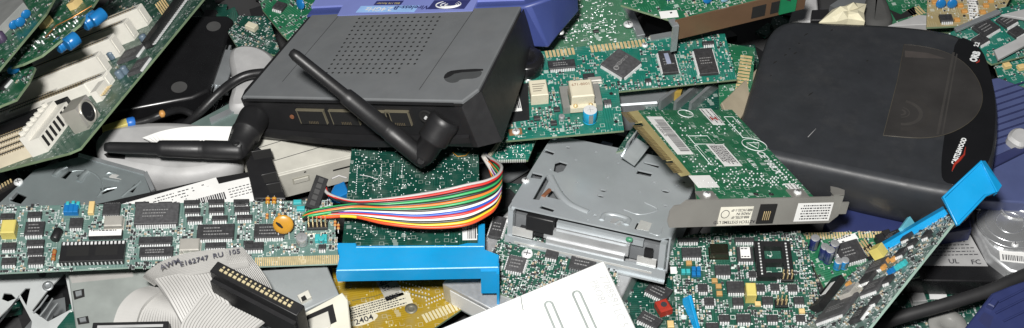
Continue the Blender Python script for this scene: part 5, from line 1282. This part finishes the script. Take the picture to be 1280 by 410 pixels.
# ============================================================ scraps along the top right
F = plane('tanpcb', (1165,28), (1240,26), 60)
P = thing('circuit_board', F, 'tan board with two blue disc capacitors behind the black drive', 'circuit board')
B = Bd(P, F, inplane([(1158,34), (1246,30), (1272,-20), (1160,-20)], F), TANB)
for px, py in ((1175,12), (1189,12)): B.put(disc, px, py, 3.8, bluec, tilt=-.2, legs=1)
B.chip(1182, 25, 9, 7, mm=True); sticker(P, *F.loc(1216, 8), 7, 30, -.15, lines=9); 
for px, py in ((1200,8), (1205,15), (1232,8), (1238,2), (1168,4), (1196,26), (1228,16)): B.put(blk, px, py, 4, 3, 2, orangec, 'tantalum_capacitor')
B.smd(110, 15)
F = plane('railboard', (1195,36), (1290,20), 68)
P = thing('circuit_board', F, 'green board with dark chips under two grey rails, in the top right corner', 'circuit board')
B = Bd(P, F, inplane([(1185,42), (1250,10), (1310,0), (1310,62), (1240,80)], F), TEAL)
for px, py, w_, h_ in ((1232,37,16,12), (1258,28,12,10), (1270,42,10,8), (1225,52,10,8)): B.chip(px, py, w_, h_, mm=True, rz=.4)
def bar_(pts, m_, z, nm='rail'): return part(nm, MB().prism(inplane(pts, F, z), z-2, z, .4), m_, P)
bar_([(1193,34), (1196,38), (1252,15), (1246,11)], steel, 5); bar_([(1243,62), (1300,34), (1300,46), (1248,74)], greyp, 7); bar_([(1252,18), (1300,6), (1300,26)], greyp, 5, 'grey_plate'); B.smd(80, 16)
F = plane('edgeboard', (1250,100), (1290,90), 62)
P = thing('circuit_board', F, 'green board with amber parts at the right edge above the ribbed housing', 'circuit board')
B = Bd(P, F, inplane([(1240,72), (1300,52), (1300,112), (1250,102)], F), TEAL)
for px, py in ((1268,72), (1276,86), (1258,84)): B.put(blk, px, py, 5, 4, 3, tanc, 'tantalum_capacitor')
B.smd(60, 18)
F = plane('fargreen', (1120,20), (1200,10), 40)
P = thing('circuit_board', F, 'bright green board with gold contacts behind the tan board', 'circuit board')
board(P, inplane([(1090,40), (1320,40), (1320,-40), (1090,-40)], F), GREEN); u, v = F.loc(1142, 22), F.loc(1158, 16); fingers(P, u, v, 5, 9, 1)
part('black_cutout', MB().prism(inplane([(1112,12), (1126,18), (1142,8), (1146,18), (1120,26)], F), .03, .1), void, P)
F = plane('clothT', (1030,25), (1080,20), 62)
P = thing('crumpled_tape', F, 'crumpled cream tape lying behind the black drive', 'tape')
cr = mat('cream tape', (.62, .58, .42), .6, bump=.2)
pl = inplane([(1024,27), (1040,13), (1056,8), (1070,3), (1083,5), (1080,16), (1081,27), (1060,24), (1046,26)], F); c = np.mean(pl, 0); b = MB(); r = random.Random(1); n = len(pl)
mid = [tuple((np.array(p)*.55+c*.45)) for p in pl]; vv = [(x, y, r.uniform(-1, 1)) for x, y in pl]+[(x, y, 3+r.uniform(-2.5, 3)) for x, y in mid]+[(c[0], c[1], 2)]+[(x, y, -6) for x, y in pl]
b.add(vv, [(i, (i+1) % n, n+(i+1) % n, n+i) for i in range(n)]+[(n+i, n+(i+1) % n, 2*n) for i in range(n)]+[(2*n+1+i, 2*n+1+(i+1) % n, (i+1) % n, i) for i in range(n)]); part('tape', b, cr, P)
F = plane('greytop', (990,24), (1020,20), 50)
P = thing('plastic_cover', F, 'pale grey plastic block behind the top edge of the black drive', 'plastic cover')
part('block', MB().prism(inplane([(986,28), (1024,26), (1020,-20), (1000,-20)], F), -20, 0, 1), greyp, P)
F = plane('blacktop', (1015,24), (1036,22), 58)
P = thing('black_block', F, 'small black plastic block beside the crumpled cream tape', 'plastic block')
part('block', MB().prism(inplane([(1014,25), (1036,25), (1036,11), (1015,12)], F), -8, 0, .5), blackp, P)
F = plane('greyfab', (1088,24), (1112,22), 48)
P = thing('dark_foam', F, 'dark grey foam lump right of the crumpled cream tape', 'foam')
part('foam', shell(chaikin(inplane([(1080,32), (1120,30), (1112,0), (1100,-20), (1082,-10)], F), 2), [(-20, 0), (-4, 0), (-1, 2), (0, 5)]), mat('foam', (.06, .06, .058), .9, bump=.6, bs=500), P)
F = plane('greywedge', (1120,27), (1164,25), 52)
P = thing('plastic_wedge', F, 'flat grey wedge behind the black drive below the gold contacts', 'plastic cover')
part('wedge', MB().prism(inplane([(1110,32), (1166,30), (1160,19), (1148,18)], F), -6, 0, .5), greyp, P)

# ============================================================ lower left: sheet metal, drives, yellow board
F = plane('sheetJ', (0,342), (83,338), 46, (.05, -.12, 1))
P = thing('sheet_metal', F, 'bent grey sheet metal bracket with black cut-outs in the bottom left corner', 'metal bracket')
HOLES = []
def hole(pts): HOLES.append(inplane(pts, F))
hole([(40,388), (60,362), (81,341), (90,386), (60,402)]); hole([(-5,400), (24,372), (40,402), (38,418), (-5,420)]); x, y = F.loc(53, 343); HOLES.append([(x+2.4*math.cos(a), y+2.4*math.sin(a)) for a in np.linspace(0, 6.28, 15)[:-1]])
hole([(2,374), (5,366), (14,367), (20,373), (10,377)]); hole([(25,368), (32,360), (38,360), (33,382)])
part('plate', MB().holed(inplane([(-20,330), (83,326), (85,338), (97,430), (-20,430)], F), HOLES, -1.2, 0), mat('pale zinc', (.46, .48, .48), .4, .25, vs=30, grime=.06), P)
for pts in (((60,370), (50,384), (42,392)), ((66,374), (58,386), (50,396)), ((72,380), (64,390), (58,400))): part('spring_finger', MB().tube([tuple(F.loc(*p))+(.8,) for p in pts], .7, 6), steeld, P)
x, y = F.loc(60, 358); part('grommet', MB().lathe([(3.4, 0), (3.4, .8), (1.6, .8), (1.4, .1)], (x, y, 0), n=18), steeld, P)
part('folded_tab', MB().add([(*F.loc(0,404), 0), (*F.loc(24,373), 0), (*F.loc(28,378), 9), (*F.loc(2,412), 9)], [(0,1,2,3), (3,2,1,0)]), steel, P)
part('lower_board', MB().prism(inplane([(72,410), (90,388), (98,400), (96,425), (72,425)], F), .1, 1.2), DARKG, P)
F = plane('coverK', (95,408), (160,400), 50, (0, -.12, 1))
P = thing('drive_cover', F, 'smooth grey green metal cover between the bracket and the ribbon cable', 'metal cover')
part('cover', MB().prism(inplane([(84,336), (205,326), (200,352), (150,425), (97,425)], F), -20, 0, .6), mat('grey green enamel', (.30, .325, .31), .4, .3, grime=.06), P)
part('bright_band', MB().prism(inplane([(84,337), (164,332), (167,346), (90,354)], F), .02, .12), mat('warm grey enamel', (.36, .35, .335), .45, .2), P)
for pts in ([(91,364), (105,361), (106,371), (93,375)], [(96,398), (110,395), (112,404), (98,406)]):
    part('lug_hole', MB().prism(inplane(pts, F), .02, .2), void, P); q4 = inplane(pts, F); c = np.mean(q4, 0); part('lug', MB().prism([tuple(np.array(p)*.55+c*.45) for p in q4], .2, 1.2), steel, P)

F = plane('cdM', (335,356), (420,372), 60, (0, -.05, 1))
P = thing('optical_drive', F, 'drive with grey metal top and cream front bezel at the bottom, beside the ribbon connector', 'disk drive')
part('case', MB().prism(inplane([(320,338), (409,332), (424,368), (372,392), (330,410), (300,380)], F), -38, 0), mat('blue grey metal', (.37, .395, .40), .4, .4, vs=25), P, bevel=.8)
bz = inplane([(352,408), (428,367), (435,376), (440,425), (350,425)], F); bo = part('bezel', MB().prism(bz, -38, 1.5, .6), mat('bezel cream', (.58, .56, .47), .5, var=.05), P)
part('tray_slot', MB().prism(inplane([(380,396), (416,380), (421,402), (384,420)], F, 1.5), 1.52, 1.6), void, bo)
part('tray', MB().prism(inplane([(384,400), (410,389), (414,408), (386,420)], F, 2), 1.6, 2.4, .3), beige, bo)
part('latch', MB().prism(inplane([(372,372), (386,365), (390,374), (377,381)], F), .02, 3, .5), beige, P); part('latch_recess', MB().prism(inplane([(376,372), (381,369), (384,374), (378,377)], F, 3), 3.02, 3.1), void, P)

F = plane('yellowN', (432,400), (560,380), 28)
P = thing('circuit_board', F, 'mustard yellow board with a printed paper label under the blue bracket', 'circuit board')
ol = inplane([(415,335), (610,330), (588,378), (572,390), (520,425), (425,425)], F); B = Bd(P, F, ol, OLIVE)
u, v = F.loc(532, 404), F.loc(582, 384); fingers(P, u, v, 12, 7, 1, (), mat('pale contact', (.62, .56, .36), .4, .3))
u, v = np.array(F.loc(432,394)), np.array(F.loc(510,372)); d = v-u; m_ = (u+v)/2; sticker(P, m_[0], m_[1], 44, 10, math.atan2(d[1], d[0]), lines=5, seed=7, m=mat('parchment label', (.52, .49, .38), .6))
u = F.loc(455, 400); part('oval_label', MB().prism([(u[0]+9*math.cos(a), u[1]+3.6*math.sin(a)+1.8*math.cos(a)) for a in np.linspace(0, 6.28, 19)[:-1]], .03, .2), mat('parchment label', (0, 0, 0)), P); text(P, '2404', u[0], u[1], .25, 4.5, ink, .2, .1)
x, y = F.loc(514, 386); part('grommet', MB().lathe([(4, .02), (4, .4), (1.5, .4), (1.3, .05)], (x, y, 0), n=18), mat('grey pad', (.18, .17, .13), .5, .4), P)
u = F.loc(480, 358); sticker(P, u[0]+3, u[1], 12, 22, .25, lines=4, seed=3, m=mat('clouded label', (.30, .29, .26), .5), txt=[('SIN', -2, 3, 5, 1.57)])
pts = [F.loc(500+i*4, 352+j*6+i*1.1) for i in range(10) for j in range(3)]+[F.loc(533+i*3.4, 376-i*1.4+j*5) for i in range(8) for j in range(2)]; dots(P, pts, .6, 1)
part('seam', MB().tube([tuple(F.loc(*p))+(.05,) for p in ((440,376), (470,370), (490,362), (540,372))], .25, 4), mat('dark track', (.06, .07, .02), .5), P)

# ============================================================ grey ribbon cable with its black plugs
T, F = wthing('ribbon_cable', at(230, 370, 84), 'folded grey ribbon cable with black plugs at the bottom left', 'cable'); M0 = np.array(F.o)*1000
rbm = mat('ribbon grey', (.37, .365, .35), .45, var=.05)
def ribbon(A_, B_, nc=30, name='ribbon_fold', k=7, amp=.8):
    A_ = crom([np.array(at(*p))*1000-M0 for p in A_], k); B_ = crom([np.array(at(*p))*1000-M0 for p in B_], k); b = MB(); m = nc*3; v = []
    n = len(A_)
    for i in range(n):
        a, c = A_[i], B_[i]; t_ = A_[min(i+1, n-1)]-A_[max(i-1, 0)]; up = np.cross(c-a, t_); up = up/(np.linalg.norm(up)+1e-9); up = up if up[2] > 0 else -up
        for j in range(m+1): v.append(a+(c-a)*j/m+up*(amp if j % 3 else -amp))
    top = [(i*(m+1)+j, i*(m+1)+j+1, (i+1)*(m+1)+j+1, (i+1)*(m+1)+j) for i in range(n-1) for j in range(m)]
    b.add(v, top, False); o = part(name, b, rbm, T)
    s_ = o.modifiers.new('thick', 'SOLIDIFY'); s_.thickness = .0007; s_.offset = -1; return o
r1 = ribbon([(179,346,76), (186,338,82), (216,321,88), (260,313,90), (303,310,90)], [(194,357,76), (200,350,82), (228,345,88), (264,339,90), (312,333,90)], 14)
ribbon([(303,309,91), (318,326,90), (335,350,84), (345,372,80)], [(280,312,91), (286,330,90), (300,350,84), (315,380,80)], 14)
ribbon([(194,350,87), (206,366,86), (218,386,82), (232,412,76)], [(262,336,87), (270,350,86), (284,374,82), (300,410,76)], 18)
ribbon([(255,366,92), (240,386,88), (228,404,84), (222,430,78)], [(330,402,92), (318,412,88), (308,424,84), (300,440,78)], 22)
ribbon([(187,360,70), (168,366,74), (150,384,72), (140,412,64)], [(205,363,70), (188,374,74), (176,388,72), (168,412,64)], 16)
ribbon([(200,366,68), (190,376,72), (178,390,70), (170,414,62)], [(226,372,68), (222,384,72), (226,398,70), (228,418,62)], 16)
tl = mat('ribbon print', (.07, .07, .09), .6)
G = plane('rtext', (216,334), (300,322), 91.5, (0, -.05, 1))
for s_, px, py, rz in (('AWM', 213, 332, .3), ('E162747', 243, 328, .12), ('RU', 273, 321, .08), ('105', 293, 317, .05)):
    me = text_mesh(s_, 3.6, tl, .08); x, y = G.loc(px, py); o = link('lettering', me, T); zc = 1.6
    M_ = Matrix.Translation([a*.001 for a in (np.array(G.world(x, y, zc))*1000-M0)])@G.mat().to_3x3().to_4x4()@Matrix.Rotation(rz, 4, 'Z'); o.matrix_local = M_
G = plane('plugA', (274,327), (379,381), 104, (0, -.1, 1)); L = G.W
pk = part('plug', MB().box(-1, -8, -25, L+1, 0, 0).xform(G, F), blackp, T, bevel=.5)
part('plug_step', MB().box(0, -10.5, -25, L, -8, -7).xform(G, F), blackp, pk)
part('plug_channel', MB().box(2.5, -5.6, 0, L-2, -1.2, .08).xform(G, F), void, pk); b = MB()
for i in range(16): x = 4+i*(L-8)/16; b.box(x, -5.4, .1, x+1.9, -3.7, .8); b.box(x+.5, -2.8, .1, x+1.6, -1.6, .6)
part('contacts', b.xform(G, F), mat('pale gold', (.72, .62, .38), .35, .4), pk)
G = plane('plugB', (116,403), (211,401), 78, (0, -.1, 1)); pk = part('plug', MB().box(0, -16, -10, G.W, 0, 0).xform(G, F), blackp, T, bevel=.5); part('plug_groove', MB().box(3, -4, 0, G.W-3, -2.2, .08).xform(G, F), mat('grey plastic', (0, 0, 0)), pk)

# ============================================================ boards left of the router
F = plane('lrouter', (330,20), (360,44), 56)
P = thing('circuit_board', F, 'green board with a tan edge and one blue disc capacitor, upper left of the router', 'circuit board')
B = Bd(P, F, inplane([(328,12), (352,42), (362,52), (420,0), (400,-30), (318,-20)], F), GREEN); B.put(disc, 374, 13, 4.5, bluec, tilt=-.3, legs=1); B.chip(350, 10, 8, 8, mm=True, rz=.4); B.smd(130, 19)
F = plane('lrouter2', (300,40), (340,55), 44)
P = thing('circuit_board', F, 'dark shaded board between the black box and the router', 'circuit board')
B = Bd(P, F, inplane([(285,40), (300,20), (335,20), (352,70), (330,66), (296,58)], F), DARKG); B.smd(90, 20); B.put(blk, 315, 36, 8, 5, 4, cream, 'connector')

# ============================================================ the layer of scrap under everything, glimpsed in the gaps
r = random.Random(77); b = MB()
for k in range(1500):
    x, y = r.uniform(-470, 470), r.uniform(-250, 430); z = r.uniform(3, 14); w_, h_, t = r.uniform(6, 34), r.uniform(6, 30), r.choice([1.6, 1.6, 3, 6])
    c, s_ = math.cos(k), math.sin(k); ax, ay = r.uniform(-.12, .12), r.uniform(-.12, .12); b.mi(r.choice([0, 0, 1, 1, 2, 3]))
    v = []
    for zz in (0, t):
        for a, q_ in ((-w_, -h_), (w_, -h_), (w_, h_), (-w_, h_)): v.append((x+(a*c-q_*s_)/2, y+(a*s_+q_*c)/2, z+zz+ax*a+ay*q_))
    b.add(v, QF)
sc = link('scrap_layer', b.mesh('scrap_layer', [blackp, DARKG, steeld, chipm]), None, kind='stuff'); sc['label'] = 'dark jumble of scrap pieces under the heap'; sc['category'] = 'scrap'
